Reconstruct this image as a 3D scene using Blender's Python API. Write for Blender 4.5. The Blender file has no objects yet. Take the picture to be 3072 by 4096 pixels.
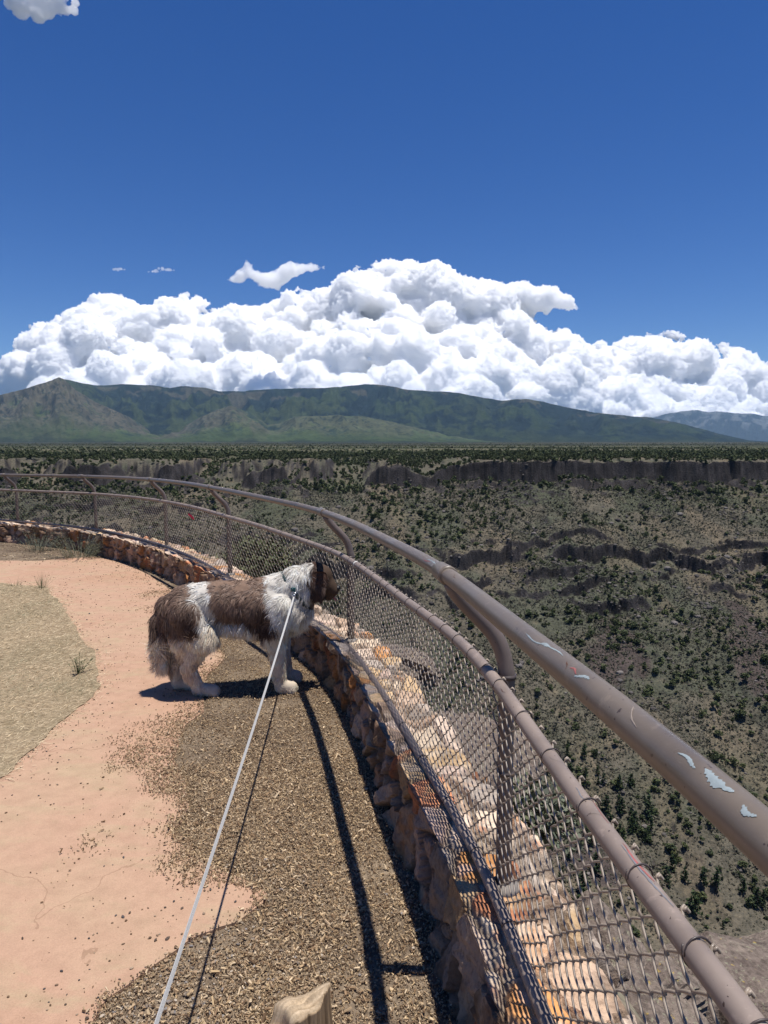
import bpy, math, random
import numpy as np
from mathutils import Vector
from mathutils.geometry import tessellate_polygon

C = bpy.context.scene.collection
ALB = 0.76        # one albedo scale for all vertex-coloured surfaces
SC = bpy.context.scene
rng = np.random.default_rng(7)
random.seed(7)
R = math.radians

# ------------------------------------------------------------------ camera
CAM_H, FPX, V0 = 1.6, 2840.0, 1776.0          # eye height, focal length and horizon row (in photo pixels)
PITCH = math.atan((2048 - V0) / FPX)
_c, _s = math.cos(PITCH), math.sin(PITCH)
cam_d = bpy.data.cameras.new('camera'); cam = bpy.data.objects.new('camera', cam_d); C.objects.link(cam)
cam.location = (0, 0, CAM_H); cam.rotation_euler = (R(90) - PITCH, 0, 0)
cam_d.sensor_fit = 'VERTICAL'; cam_d.sensor_height = 36.0; cam_d.lens = 36.0 * FPX / 4096.0
cam_d.clip_start = 0.02; cam_d.clip_end = 200000.0
SC.camera = cam

def ray(u, v):
    a = (u - 1536) / FPX; b = -(v - 2048) / FPX
    return np.array([a, _c + b * _s, -_s + b * _c])
def at_z(u, v, z=0.0):
    d = ray(u, v); t = (z - CAM_H) / d[2]
    return np.array([0, 0, CAM_H]) + t * d
def at_y(u, v, y):
    d = ray(u, v); return np.array([0, 0, CAM_H]) + d * (y / d[1])

# ------------------------------------------------------------------ noise
def _h(ix, iy, iz, seed):
    n = (ix.astype(np.int64) * 374761393 + iy.astype(np.int64) * 668265263 + iz.astype(np.int64) * 2147483647 + seed * 974711) & 0xFFFFFFFF
    n = ((n ^ (n >> 13)) * 1274126177) & 0xFFFFFFFF
    n = ((n ^ (n >> 16)) * 2246822519) & 0xFFFFFFFF
    n = n ^ (n >> 15)
    return (n & 0xFFFFFF).astype(np.float64) / 0xFFFFFF
def vnoise(p, seed=0):
    p = np.asarray(p, float)
    if p.shape[1] == 2: p = np.c_[p, np.zeros(len(p))]
    i = np.floor(p).astype(np.int64); f = p - i
    f = f * f * f * (f * (f * 6 - 15) + 10)
    r = 0
    for dx in (0, 1):
        wx = f[:, 0] if dx else 1 - f[:, 0]
        for dy in (0, 1):
            wy = f[:, 1] if dy else 1 - f[:, 1]
            for dz in (0, 1):
                wz = f[:, 2] if dz else 1 - f[:, 2]
                r = r + wx * wy * wz * _h(i[:, 0] + dx, i[:, 1] + dy, i[:, 2] + dz, seed)
    return r * 2 - 1
def fbm(p, oct=4, seed=0, gain=0.5):
    p = np.asarray(p, float); a, r, t = 1.0, 0, 0
    for o in range(oct):
        r = r + a * vnoise(p * 2 ** o + 17.3 * o, seed + o); t += a; a *= gain
    return r / t
def ridged(p, oct=4, seed=0):
    p = np.asarray(p, float); a, r, t = 1.0, 0, 0
    for o in range(oct):
        r = r + a * (1 - np.abs(vnoise(p * 2 ** o + 9.1 * o, seed + o))); t += a; a *= 0.5
    return r / t
def worley(p, seed=0, delta=False):
    """F1, F2 and the id of the nearest cell"""
    p = np.asarray(p, float); i = np.floor(p).astype(np.int64)
    dl = np.zeros((len(p), 3)); f1 = np.full(len(p), 9.0); f2 = np.full(len(p), 9.0); cid = np.zeros(len(p))
    for dx in (-1, 0, 1):
        for dy in (-1, 0, 1):
            for dz in (-1, 0, 1):
                c = i + np.array([dx, dy, dz])
                q = np.c_[_h(c[:, 0], c[:, 1], c[:, 2], seed), _h(c[:, 0], c[:, 1], c[:, 2], seed + 1), _h(c[:, 0], c[:, 1], c[:, 2], seed + 2)]
                e = p - (c + 0.1 + 0.8 * q); d = np.linalg.norm(e, axis=1)
                k = _h(c[:, 0], c[:, 1], c[:, 2], seed + 5)
                m = d < f1
                f2 = np.where(m, f1, np.minimum(f2, d)); cid = np.where(m, k, cid); f1 = np.where(m, d, f1)
                if delta: dl[m] = e[m]
    return (f1, f2, cid, dl) if delta else (f1, f2, cid)
def sstep(a, b, x):
    t = np.clip((x - a) / (b - a), 0, 1); return t * t * (3 - 2 * t)

# ------------------------------------------------------------------ mesh helpers
def mesh(name, V, F, mat=None, parent=None, smooth=True, col=None, link=True):
    """V (n,3); F an (m,k) int array or a list of such arrays; col (n,3) vertex colours"""
    V = np.asarray(V, np.float32); Fs = [np.asarray(f, np.int32) for f in (F if isinstance(F, list) else [F]) if len(f)]
    me = bpy.data.meshes.new(name)
    me.vertices.add(len(V)); me.vertices.foreach_set('co', V.ravel())
    nl = sum(f.size for f in Fs); nf = sum(len(f) for f in Fs)
    me.loops.add(nl); me.loops.foreach_set('vertex_index', np.concatenate([f.ravel() for f in Fs]))
    me.polygons.add(nf)
    st = []; o = 0
    for f in Fs:
        st.append(o + np.arange(len(f)) * f.shape[1]); o += f.size
    me.polygons.foreach_set('loop_start', np.concatenate(st).astype(np.int32))
    me.update(calc_edges=True)
    me.polygons.foreach_set('use_smooth', np.full(nf, smooth, dtype=bool))
    if col is not None:
        a = me.attributes.new('col', 'FLOAT_COLOR', 'POINT')
        a.data.foreach_set('color', np.c_[np.asarray(col, np.float32) * ALB, np.ones(len(V), np.float32)].astype(np.float32).ravel())
    if mat: me.materials.append(mat)
    ob = bpy.data.objects.new(name, me)
    if link: C.objects.link(ob)
    if parent: ob.parent = parent
    return ob
class MB:
    def __init__(self): self.V = []; self.F = {}; self.K = []; self.n = 0
    def add(self, V, F, col=None):
        V = np.asarray(V, float)
        for f in (F if isinstance(F, list) else [F]):
            f = np.asarray(f)
            if len(f): self.F.setdefault(f.shape[1], []).append(f + self.n)
        self.V.append(V); self.n += len(V)
        if col is not None: self.K.append(np.broadcast_to(np.asarray(col, float), (len(V), 3)))
    def build(self, name, mat=None, parent=None, smooth=True, link=True):
        return mesh(name, np.concatenate(self.V), [np.concatenate(v) for v in self.F.values()], mat, parent, smooth,
                    np.concatenate(self.K) if self.K else None, link)
def grid_faces(nr, nc):
    i = np.arange(nr - 1)[:, None] * nc + np.arange(nc - 1)[None, :]
    return np.stack([i, i + 1, i + nc + 1, i + nc], -1).reshape(-1, 4)
def tube(P, r, n=10, cap=True):
    P = np.asarray(P, float); m = len(P); r = np.broadcast_to(np.asarray(r, float), (m,))
    T = np.gradient(P, axis=0); T /= np.linalg.norm(T, axis=1)[:, None] + 1e-12
    up = np.array([0, 0, 1.0]) if abs(T[0, 2]) < 0.9 else np.array([1.0, 0, 0])
    N = np.zeros_like(P); nrm = up - T[0] * (up @ T[0]); nrm /= np.linalg.norm(nrm)
    for i in range(m):
        nrm = nrm - T[i] * (nrm @ T[i]); nrm /= np.linalg.norm(nrm) + 1e-12; N[i] = nrm
    B = np.cross(T, N)
    a = np.linspace(0, 2 * np.pi, n, endpoint=False)
    V = (P[:, None] + r[:, None, None] * (np.cos(a)[None, :, None] * N[:, None] + np.sin(a)[None, :, None] * B[:, None])).reshape(-1, 3)
    i = np.arange(m - 1)[:, None] * n; j = np.arange(n)[None, :]
    q = np.stack([i + j, i + (j + 1) % n, i + n + (j + 1) % n, i + n + j], -1).reshape(-1, 4)
    F = [q]
    if cap and n >= 3:
        F += [np.arange(n)[::-1][None, :], (np.arange(n) + (m - 1) * n)[None, :]]
    return V, F
def ico(sub=1):
    import bmesh
    bm = bmesh.new(); bmesh.ops.create_icosphere(bm, subdivisions=sub, radius=1.0)
    V = np.array([v.co for v in bm.verts]); F = np.array([[v.index for v in f.verts] for f in bm.faces]); bm.free()
    return V, F
ICO = {k: ico(k) for k in (1, 2, 3, 4, 5)}
def poly_sheet(name, P2, z, mat, kind='structure', thick=0.0, col=None):
    P = [Vector((p[0], p[1], 0)) for p in P2]
    T = np.array(tessellate_polygon([P]))
    V = np.c_[np.asarray(P2), np.full(len(P2), z)]
    # make faces look up
    a = V[T[:, 1]] - V[T[:, 0]]; b = V[T[:, 2]] - V[T[:, 0]]
    fl = (a[:, 0] * b[:, 1] - a[:, 1] * b[:, 0]) < 0
    T[fl] = T[fl][:, ::-1]
    F = [T]
    if thick:
        n = len(V); V = np.r_[V, np.c_[V[:, :2], np.full(n, z - thick)]]
        i = np.arange(n); j = (i + 1) % n
        F.append(np.stack([i, j, j + n, i + n], -1))
    ob = mesh(name, V, F, mat, smooth=False)
    ob['kind'] = kind
    return ob
def inpoly(P, poly):
    x, y = P[:, 0], P[:, 1]; px, py = poly[:, 0], poly[:, 1]; qx, qy = np.roll(px, -1), np.roll(py, -1)
    c = np.zeros(len(P), bool)
    for a, b, d, e in zip(px, py, qx, qy):
        m = ((b > y) != (e > y))
        if not m.any(): continue
        c ^= m & (x < (d - a) * (y - b) / (e - b + 1e-30) + a)
    return c
def dist_poly(P, L, closed=False):
    """distance of points to a polyline and the side (positive = left of travel)"""
    d = np.full(len(P), 1e9); sg = np.zeros(len(P))
    M = np.r_[L, L[:1]] if closed else L
    for a, b in zip(M[:-1], M[1:]):
        ab = b - a; t = np.clip(((P - a) @ ab) / (ab @ ab), 0, 1)
        q = P - (a + t[:, None] * ab); k = np.hypot(q[:, 0], q[:, 1])
        s = ab[0] * (P[:, 1] - a[1]) - ab[1] * (P[:, 0] - a[0])
        m = k < d; d = np.where(m, k, d); sg = np.where(m, np.sign(s), sg)
    return d, sg
def tag(o, label=None, cat=None, group=None, kind=None):
    if label: o['label'] = label
    if cat: o['category'] = cat
    if group: o['group'] = group
    if kind: o['kind'] = kind
    return o
def empty(name, loc=(0, 0, 0)):
    o = bpy.data.objects.new(name, None); C.objects.link(o); o.location = loc; o.empty_display_size = 0.1
    return o

# ------------------------------------------------------------------ materials
def mat(name, rough=0.8, spec=0.3):
    m = bpy.data.materials.new(name); m.use_nodes = True
    nt = m.node_tree; b = nt.nodes['Principled BSDF']
    b.inputs['Roughness'].default_value = rough; b.inputs['Specular IOR Level'].default_value = spec
    return m, nt, b
def N(nt, t, **kw):
    n = nt.nodes.new(t)
    for k, v in kw.items():
        if k in n.inputs: n.inputs[k].default_value = v
        else: setattr(n, k, v)
    return n
def coords(nt, scale=(1, 1, 1), kind='Object'):
    tc = N(nt, 'ShaderNodeTexCoord'); mp = N(nt, 'ShaderNodeMapping'); mp.inputs['Scale'].default_value = scale
    nt.links.new(tc.outputs[kind], mp.inputs['Vector']); return mp.outputs['Vector']
def noise(nt, vec, scale, detail=4, rough=0.55, dist=0.0):
    n = N(nt, 'ShaderNodeTexNoise'); n.inputs['Scale'].default_value = scale; n.inputs['Detail'].default_value = detail
    n.inputs['Roughness'].default_value = rough; n.inputs['Distortion'].default_value = dist
    nt.links.new(vec, n.inputs['Vector']); return n.outputs['Fac']
def ramp(nt, fac, stops):
    r = N(nt, 'ShaderNodeValToRGB'); e = r.color_ramp.elements
    while len(e) > 1: e.remove(e[-1])
    for i, (p, c) in enumerate(stops):
        x = e[0] if i == 0 else e.new(p)
        x.position = p; x.color = (*c, 1) if len(c) == 3 else c
    nt.links.new(fac, r.inputs['Fac']); return r.outputs['Color']
def mixc(nt, fac, a, b, mode='MIX'):
    m = N(nt, 'ShaderNodeMix'); m.data_type = 'RGBA'; m.blend_type = mode
    for s, k in ((fac, 0), (a, 6), (b, 7)):
        if isinstance(s, (int, float)): m.inputs[k].default_value = s
        elif isinstance(s, tuple): m.inputs[k].default_value = (*s, 1)
        else: nt.links.new(s, m.inputs[k])
    return m.outputs[2]
def mth(nt, op, a, b=None, clamp=False):
    m = N(nt, 'ShaderNodeMath'); m.operation = op; m.use_clamp = clamp
    for s, k in ((a, 0), (b, 1)):
        if s is None: continue
        if isinstance(s, (int, float)): m.inputs[k].default_value = s
        else: nt.links.new(s, m.inputs[k])
    return m.outputs[0]
def bump(nt, b, h, strength=0.4, dist=0.02):
    n = N(nt, 'ShaderNodeBump'); n.inputs['Strength'].default_value = strength; n.inputs['Distance'].default_value = dist
    nt.links.new(h, n.inputs['Height']); nt.links.new(n.outputs[0], b.inputs['Normal'])
def attr(nt, name='col'):
    a = N(nt, 'ShaderNodeAttribute'); a.attribute_name = name; return a.outputs['Color']
def objrand(nt):
    return N(nt, 'ShaderNodeObjectInfo').outputs['Random']
L_ = lambda nt, a, b: nt.links.new(a, b)

# ------------------------------------------------------------------ light
SUN_DIR = Vector((0.175, -0.015, 1.0)).normalized()
sun_d = bpy.data.lights.new('sun', 'SUN'); sun_d.energy = 4.6; sun_d.angle = R(0.53); sun_d.color = (1.0, 0.96, 0.90)
sun = bpy.data.objects.new('sun', sun_d); C.objects.link(sun)
sun.rotation_euler = SUN_DIR.to_track_quat('Z', 'Y').to_euler(); sun.location = (2, 0, 12)
w = bpy.data.worlds.new('World'); SC.world = w; w.use_nodes = True
nt = w.node_tree; bg = nt.nodes['Background']
sky = N(nt, 'ShaderNodeTexSky'); sky.sky_type = 'NISHITA'; sky.sun_disc = False
sky.sun_elevation = math.asin(SUN_DIR.z); sky.sun_rotation = R(95)
sky.altitude = 2200; sky.air_density = 1.0; sky.dust_density = 0.0; sky.ozone_density = 4.0
hs = N(nt, 'ShaderNodeHueSaturation'); hs.inputs['Saturation'].default_value = 1.30; hs.inputs['Hue'].default_value = .514; L_(nt, sky.outputs[0], hs.inputs['Color']); L_(nt, hs.outputs[0], bg.inputs['Color']); bg.inputs['Strength'].default_value = 0.08
SC.view_settings.view_transform = 'Standard'; SC.view_settings.look = 'None'
SC.view_settings.exposure = 0.35; SC.view_settings.gamma = 1.0
SC.render.engine = 'CYCLES'
cy = SC.cycles
cy.use_denoising = True
cy.max_bounces = 64; cy.diffuse_bounces = 4; cy.glossy_bounces = 3; cy.transmission_bounces = 4; cy.transparent_max_bounces = 16; cy.volume_bounces = 60
# ================================================================== fence line
# plan of the fence: points read off the photograph along the low rail, at the rail's height above the ground
_bot = [(2171, 4076), (2114, 3911), (2047, 3720), (1956, 3497), (1882, 3340), (1846, 3282), (1759, 3152), (1687, 3037), (1608, 2899), (1535, 2776), (1463, 2675), (1405, 2595), (1347, 2537), (1239, 2480), (914, 2312), (802, 2244), (667, 2186), (531, 2149), (395, 2118), (296, 2106), (0, 2079)]
_zbv = np.interp(range(len(_bot)), [0, 6, 10, 13, 14, 16, 20], [.32, .315, .285, .27, .28, .305, .32])
_pl = [at_z(*q, z)[:2] for q, z in zip(_bot, _zbv)]
_pl = np.vstack([[[.52, -2.2], [.50, -1.0], [.48, 0.0], [.455, .6], [.41, 1.05]], _pl])
_e = _pl[-1]; _pl = np.vstack([_pl, [_e + np.array(k) for k in ((-1.1, .62), (-2.4, 1.15), (-4.0, 1.5), (-6.0, 1.6))]])
_zb = np.r_[[.32] * 5, _zbv, [.32] * 4]
_ss = np.r_[0, np.cumsum(np.linalg.norm(np.diff(_pl, axis=0), axis=1))]
# smooth the plan with a dense resample and a gaussian window
SS = np.linspace(0, _ss[-1], 1400); ds = SS[1]
def _gs(y, sig):
    k = np.exp(-0.5 * (np.arange(-int(3 * sig / ds), int(3 * sig / ds) + 1) * ds / sig) ** 2); k /= k.sum(); p = len(k) // 2
    yy = np.r_[2 * y[0] - y[p:0:-1], y, 2 * y[-1] - y[-2:-p - 2:-1]]
    return np.convolve(yy, k, 'valid')
CX = _gs(np.interp(SS, _ss, _pl[:, 0]), .30); CY = _gs(np.interp(SS, _ss, _pl[:, 1]), .30); CZB = _gs(np.interp(SS, _ss, _zb), .5)
_t = np.c_[np.gradient(CX), np.gradient(CY)]; _t /= np.linalg.norm(_t, axis=1)[:, None]
NX, NY = -_t[:, 1], _t[:, 0]                     # points into the walkway
S_END = SS[-1]
def curtain(q, off=0.0):
    """where the sight line of a photo pixel meets the upright surface over the (offset) fence line: (s, z)"""
    d = ray(*q); X = CX + NX * off; Y = CY + NY * off
    f = X - d[0] / d[1] * Y; k = np.where((f[:-1] * f[1:] <= 0) & (Y[:-1] > 0.25))[0]
    i = k[-1] if q[0] < 1200 else k[0]
    t = f[i] / (f[i] - f[i + 1]); y = Y[i] + t * (Y[i + 1] - Y[i])
    return SS[i] + t * ds, CAM_H + d[2] / d[1] * y
_mid = [(0, 1959), (222, 1968), (370, 1975), (531, 1988), (667, 2007), (833, 2044), (926, 2072), (1019, 2096), (1181, 2153), (1296, 2195), (1404, 2246), (1489, 2304), (1622, 2407), (1716, 2465), (1817, 2537), (1904, 2624), (1969, 2711), (2049, 2812), (2150, 2950), (2271, 3150), (2411, 3340), (2577, 3563), (2709, 3745), (2841, 3894), (2999, 4076)]
_top = [(0, 1900), (358, 1906), (494, 1911), (623, 1920), (741, 1933), (877, 1956), (1019, 1985), (1296, 2055), (1481, 2130), (1667, 2222), (1787, 2305), (2037, 2491), (2315, 2722), (2592, 2944), (2870, 3185), (3037, 3315)]
TOPOFF = .12
def zcurve(pts, off, sig):
    k = sorted(curtain(q, off) for q in pts); s = np.array([a for a, b in k]); z = np.array([b for a, b in k])
    return _gs(np.interp(SS, s, z), sig)
ZM = zcurve(_mid, 0.0, .35); ZT = zcurve(_top, TOPOFF, .32)
def P3(s, off, z):
    s = np.asarray(s, float)
    return np.stack([np.interp(s, SS, CX) + off * np.interp(s, SS, NX), np.interp(s, SS, CY) + off * np.interp(s, SS, NY), np.broadcast_to(z, s.shape)], -1)
zb_ = lambda s: np.interp(s, SS, CZB)
zm_ = lambda s: np.interp(s, SS, ZM)
zt_ = lambda s: np.interp(s, SS, ZT)
FL = np.c_[CX, CY]

# ------------------------------------------------------------------ fence materials
def paint_mat(name, base, chip=None, amt=0.62, gloss=.42):
    base = tuple(x * .85 for x in base)
    m, nt, b = mat(name, gloss, .5)
    v = coords(nt)
    n1 = noise(nt, v, 5, 5, .6); n2 = noise(nt, v, 60, 4, .65)
    dk = tuple(x * .72 for x in base); lt = tuple(min(1, x * 1.18) for x in base)
    c = ramp(nt, n1, [(.3, dk), (.5, base), (.72, lt)])
    c = mixc(nt, mth(nt, 'MULTIPLY', n2, .35), c, tuple(x * .6 for x in base))
    sp = noise(nt, v, 90, 2, .5)
    c = mixc(nt, mth(nt, 'GREATER_THAN', sp, .72), c, (.055, .035, .028))
    wr = noise(nt, coords(nt, (1, 1, 1)), 17, 6, .72, .8); c = mixc(nt, ramp(nt, wr, [(.58, (0, 0, 0)), (.66, (.55, .55, .55))]), c, tuple(min(1, x * 1.45) for x in base))
    L_(nt, c, b.inputs['Base Color'])
    rr = ramp(nt, n1, [(.3, (gloss - .1,) * 3), (.7, (gloss + .15,) * 3)]); L_(nt, rr, b.inputs['Roughness'])
    bump(nt, b, n2, .12, .002)
    return m
M_RAIL = paint_mat('brown_rail_paint', (.192, .153, .117), gloss=.34)
M_LOWRAIL = paint_mat('tan_rail_paint', (.30, .235, .195), gloss=.5)
M_POST = paint_mat('post_paint', (.17, .128, .108), gloss=.45)
M_WIRE = paint_mat('fence_wire', (.37, .30, .235), gloss=.42)
M_TIE = paint_mat('tie_wire', (.075, .055, .05), gloss=.4)
def flat(name, c, rough=.7):
    c = tuple(x * .85 for x in c)
    m, nt, b = mat(name, rough)
    v = coords(nt); n = noise(nt, v, 120, 3)
    L_(nt, ramp(nt, n, [(.3, tuple(x * .8 for x in c)), (.7, c)]), b.inputs['Base Color'])
    return m
M_BLUE = flat('pale_blue_paint', (.33, .385, .40)); M_RED = flat('faded_red_paint', (.42, .14, .13)); M_GREY = flat('grey_primer', (.22, .22, .24))
M_WHITE = flat('white_paint', (.78, .76, .70)); M_PINK = flat('pink_ribbon', (.75, .03, .10))

fence = empty('railing_fence', tuple(P3(2.0, 0, 0.3)))
tag(fence, 'curved brown pipe railing with chain link panels bolted along the stone wall', 'fence')
FO = np.array(fence.location)
def fpart(name, mb, m, smooth=True, parent=fence):
    mb.V = [v - FO for v in mb.V]
    return mb.build(name, m, parent, smooth)
S0, S1 = 0.6, S_END - 0.3
s = np.arange(S0, S1, .04)
mb = MB(); mb.add(*tube(np.stack(P3(s, TOPOFF, zt_(s)), 0), .0228, 20)); top_rail = fpart('top_rail', mb, M_RAIL)
mb = MB(); mb.add(*tube(P3(s, 0, zm_(s)), .019, 16)); mid_rail = fpart('mid_rail', mb, M_LOWRAIL)
mb = MB(); mb.add(*tube(P3(s, 0.0, zb_(s)), .0175, 14)); fpart('bottom_rail', mb, M_LOWRAIL)
# posts, read from where each meets the low rail
def s_of(q, z):
    p = at_z(*q, z)[:2]; s0 = SS[np.argmin(np.hypot(CX - p[0], CY - p[1]))]
    ss = np.linspace(s0 - .25, s0 + .25, 201); w_ = P3(ss, -.045, z); u_ = 1536 + FPX * w_[:, 0] / (w_[:, 1] * _c - (w_[:, 2] - CAM_H) * _s)
    return ss[np.argmin(np.abs(u_ - q[0]))]
post_s = [s_of((2014, 3596), .315), s_of((1405, 2595), .28), s_of((921, 2318), .28), s_of((667, 2186), .305), s_of((385, 2117), .315), s_of((71, 2086), .32)]
post_s = [post_s[0] - 2.45] + post_s + [post_s[-1] + 2.2]
def _sp(t, kn):
    tt = t + np.linspace(-.09, .09, 9); return np.mean(np.interp(tt, kn[:, 0], kn[:, 1]))
for k, ps in enumerate(post_s):
    zm, zt = float(zm_(ps)), float(zt_(ps)); js = ps + .05
    prof = [(ps, -.045, .10), (ps, -.045, .45), (ps, -.045, zm - .1), (ps, -.045, zm + .01)]
    kn = np.array([(.0, -.045), (.18, -.040), (.377, -.020), (.52, .014), (.66, .056), (.80, .092), (.93, .116)])
    for t in np.linspace(.08, .93, 14):
        prof.append((ps + .05 * t, float(_sp(t, kn)), zm + (zt - zm) * t))
    pts = np.array([P3(a, b, c) for a, b, c in prof])
    mb = MB(); mb.add(*tube(pts, .0235, 16)); po = fpart('post', mb, M_POST)
    # base collar on the wall top, a ring of mortar
    mb = MB(); q = P3(ps, -.045, 0.0)
    mb.add(*tube([q + [0, 0, .285], q + [0, 0, .30], q + [0, 0, .312]], [.05, .047, .03], 14)); fpart('base_collar', mb, flat('mortar_collar', (.27, .24, .21)), parent=fence)
    # sleeve joining two lengths of the top rail
    ls = np.array([js - .012, js - .01, js + .002, js + .10, js + .112])
    mb = MB(); mb.add(*tube(P3(ls, TOPOFF, zt_(ls)), [.0235, .0290, .0290, .0275, .0235], 20)); fpart('rail_sleeve', mb, M_RAIL)
    # clamp bands on the post holding the low rails
    for zz, rr_ in ((zm - .0, .026), ((zm + .32) / 2 + .02, .0245)):
        mb = MB(); q = P3(ps, -.045, zz); mb.add(*tube([q + [0, 0, -.006], q + [0, 0, .006]], rr_ + .0015, 14)); fpart('clamp_band', mb, M_TIE)
# chain link: one panel per bay; every wire is a flattened spiral hooked into its neighbour
DW = .0405; HZ = .0325
def chain(sa, sb, near):
    mb = MB(); ks = np.arange(math.ceil(sa / DW), math.floor(sb / DW) + 1)
    for k in ks:
        s0 = k * DW
        z0, z1 = float(zb_(s0)) - .022, float(zm_(s0)) + float(np.interp(s0, [1.3, 2.2], [.027, .009]))
        n = int(round((z1 - z0) / HZ)); n += (n + 1) % 2
        hz = (z1 - z0) / n
        per = 4 if near else 2
        t = np.arange(0, n * per + 1) / per
        ti = np.floor(t); f = t - ti
        ph = (ti.astype(int) + k) % 2
        tri = np.where(ph == 0, f, 1 - f)                       # 0..1 zigzag
        tri = .5 - .5 * np.cos(np.pi * tri) * (.35) - (.5 - tri) * .65 if near else tri
        depth = np.where(ph == 0, 1, -1) * np.sin(np.pi * f) * .0042 if per > 2 else np.zeros_like(t)
        jit = .0016 * math.sin(k * 1.7)
        sag = .006 * np.sin(s0 * 4.1 + t * .15) + .003 * math.sin(k * .61)
        ss = s0 + (tri - .5) * (DW * 1.12) + jit
        zz = z0 + t * hz
        pt = P3(ss, 0, 0.0); 
        nx = np.interp(ss, SS, NX); ny = np.interp(ss, SS, NY)
        off = -.022 + depth + sag * .5
        pt[:, 0] += nx * off; pt[:, 1] += ny * off; pt[:, 2] = zz
        # knuckled ends: a small hook bent over outwards
        e0, e1 = pt[0].copy(), pt[-1].copy(); o3 = np.array([nx[-1], ny[-1], 0])
        pt = np.vstack([e0 - o3 * .006 + [0, 0, .006], e0 - o3 * .003 - [0, 0, .002], pt, e1 - o3 * .003 + [0, 0, .003], e1 - o3 * .008 - [0, 0, .004]])
        mb.add(*tube(pt, .0029 if s0 < 3.2 else (.0026 if s0 < 5 else .0022), 6 if near else 4, cap=False))
    return mb
for a, b in zip(post_s[:-1], post_s[1:]):
    fpart('chain_link_panel', chain(max(a, S0) + .004, b, a < 5.0), M_WIRE)
# tie wires looped round the rails
def ring(ps, z, off, r, tilt=0.0):
    a = np.linspace(0, 2 * np.pi * 1.08, 20); c = P3(ps, off, z)
    t = P3(ps + .02, off, z) - c; t /= np.linalg.norm(t); n = np.array([-t[1], t[0], 0]); u = np.array([0, 0, 1.0])
    g = np.linspace(-.004, .004, 20)
    return tube(c + r * (np.cos(a)[:, None] * n + np.sin(a)[:, None] * u) + (g + tilt * np.sin(a) * r)[:, None] * t - n * .003, .0017, 6)
ts = 0.9; cnt = 0
rr = random.Random(3)
while ts < post_s[-1] and cnt < 84:
    mb = MB(); mb.add(*ring(ts, float(zm_(ts)), 0, .0215, rr.uniform(-.35, .35))); fpart('tie_wire', mb, M_TIE); cnt += 1
    ts += rr.uniform(.13, .22) if ts < 8 else rr.uniform(.2, .3)
ts = 2.9
while ts < 7 and cnt < 98:
    mb = MB(); mb.add(*ring(ts, float(zb_(ts)), 0, .0205, rr.uniform(-.4, .4))); fpart('tie_wire', mb, M_TIE); cnt += 1
    ts += rr.uniform(.3, .45)
# flaked paint on the rails: thin patches lying on the pipe
def paint_patch(name, qlist, curve_off, zc, r, m, half=.012):
    """a ribbon of old paint laid on the rail along photo pixels"""
    mb = MB(); rows = []
    for (sv, ang, hw) in qlist:
        c = P3(sv, curve_off, float(zc(sv))); t = P3(sv + .02, curve_off, float(zc(sv + .02))) - c; t /= np.linalg.norm(t)
        n = np.array([-t[1], t[0], 0]); n /= np.linalg.norm(n); u = np.cross(t, n) * (1 if np.cross(t, n)[2] > 0 else -1)
        for k in np.linspace(-1, 1, 5):
            a = ang + k * hw / r
            rows.append(c + (r + .0006 - .0002 * abs(k)) * (math.sin(a) * n + math.cos(a) * u))
    V = np.array(rows); nq = len(qlist)
    mb.add(V, grid_faces(nq, 5)); fpart(name, mb, m, parent=top_rail if zc is zt_ else mid_rail)
def blob(s0, s1, a0, a1, w, seed, n=22):
    q = random.Random(seed); L = []
    for i in range(n):
        t = i / (n - 1); L.append((s0 + (s1 - s0) * t, a0 + (a1 - a0) * t + .10 * math.sin(t * 5 + seed), max(.0004, w * .62 * math.sin(math.pi * t) ** .5 * (.35 + .65 * q.random()))))
    return L
sv_ = lambda q, off: float(curtain(q, off)[0])
for q0, q1, a0, a1, wd, m in (((2135, 2545), (2200, 2600), .75, .55, .0035, M_BLUE), ((2190, 2590), (2215, 2640), .6, .2, .008, M_BLUE), ((2200, 2625), (2265, 2680), .25, .3, .004, M_BLUE),
                              ((2345, 2690), (2385, 2735), .75, .45, .007, M_BLUE), ((2315, 2690), (2345, 2700), .6, .6, .004, M_RED), ((2755, 2995), (2830, 3040), .5, .45, .005, M_BLUE),
                              ((2845, 3050), (2960, 3160), .35, .3, .011, M_BLUE), ((3015, 3190), (3070, 3260), .5, .5, .008, M_BLUE), ((1725, 2262), (1770, 2290), .7, .4, .005, M_BLUE), ((1715, 2250), (1740, 2268), .9, .8, .003, M_RED)):
    sa, sb = sv_(q0, TOPOFF), sv_(q1, TOPOFF)
    paint_patch('paint_flake', blob(sa, sb, a0, a1, wd, int(q0[0])), TOPOFF, zt_, .0228, m)
for q0, q1, a0, a1, wd, m in (((2480, 3430), (2560, 3540), -.1, -.3, .0022, M_RED), ((2487, 3400), (2680, 3690), .15, -.2, .0045, M_GREY), ((2500, 3440), (2600, 3600), -.05, -.25, .0055, M_RED), ((2310, 3190), (2345, 3240), .3, .2, .003, M_GREY), ((2335, 3170), (2420, 3290), -.5, -.4, .002, M_RED)):
    sa, sb = sv_(q0, 0), sv_(q1, 0)
    paint_patch('paint_flake', blob(sa, sb, a0, a1, wd, int(q0[0])), 0.0, zm_, .019, m)
M_SCUFF = flat('bare_scuff', (.34, .28, .235)); M_RUST = flat('rust', (.14, .062, .035)); qr = random.Random(21)
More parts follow.
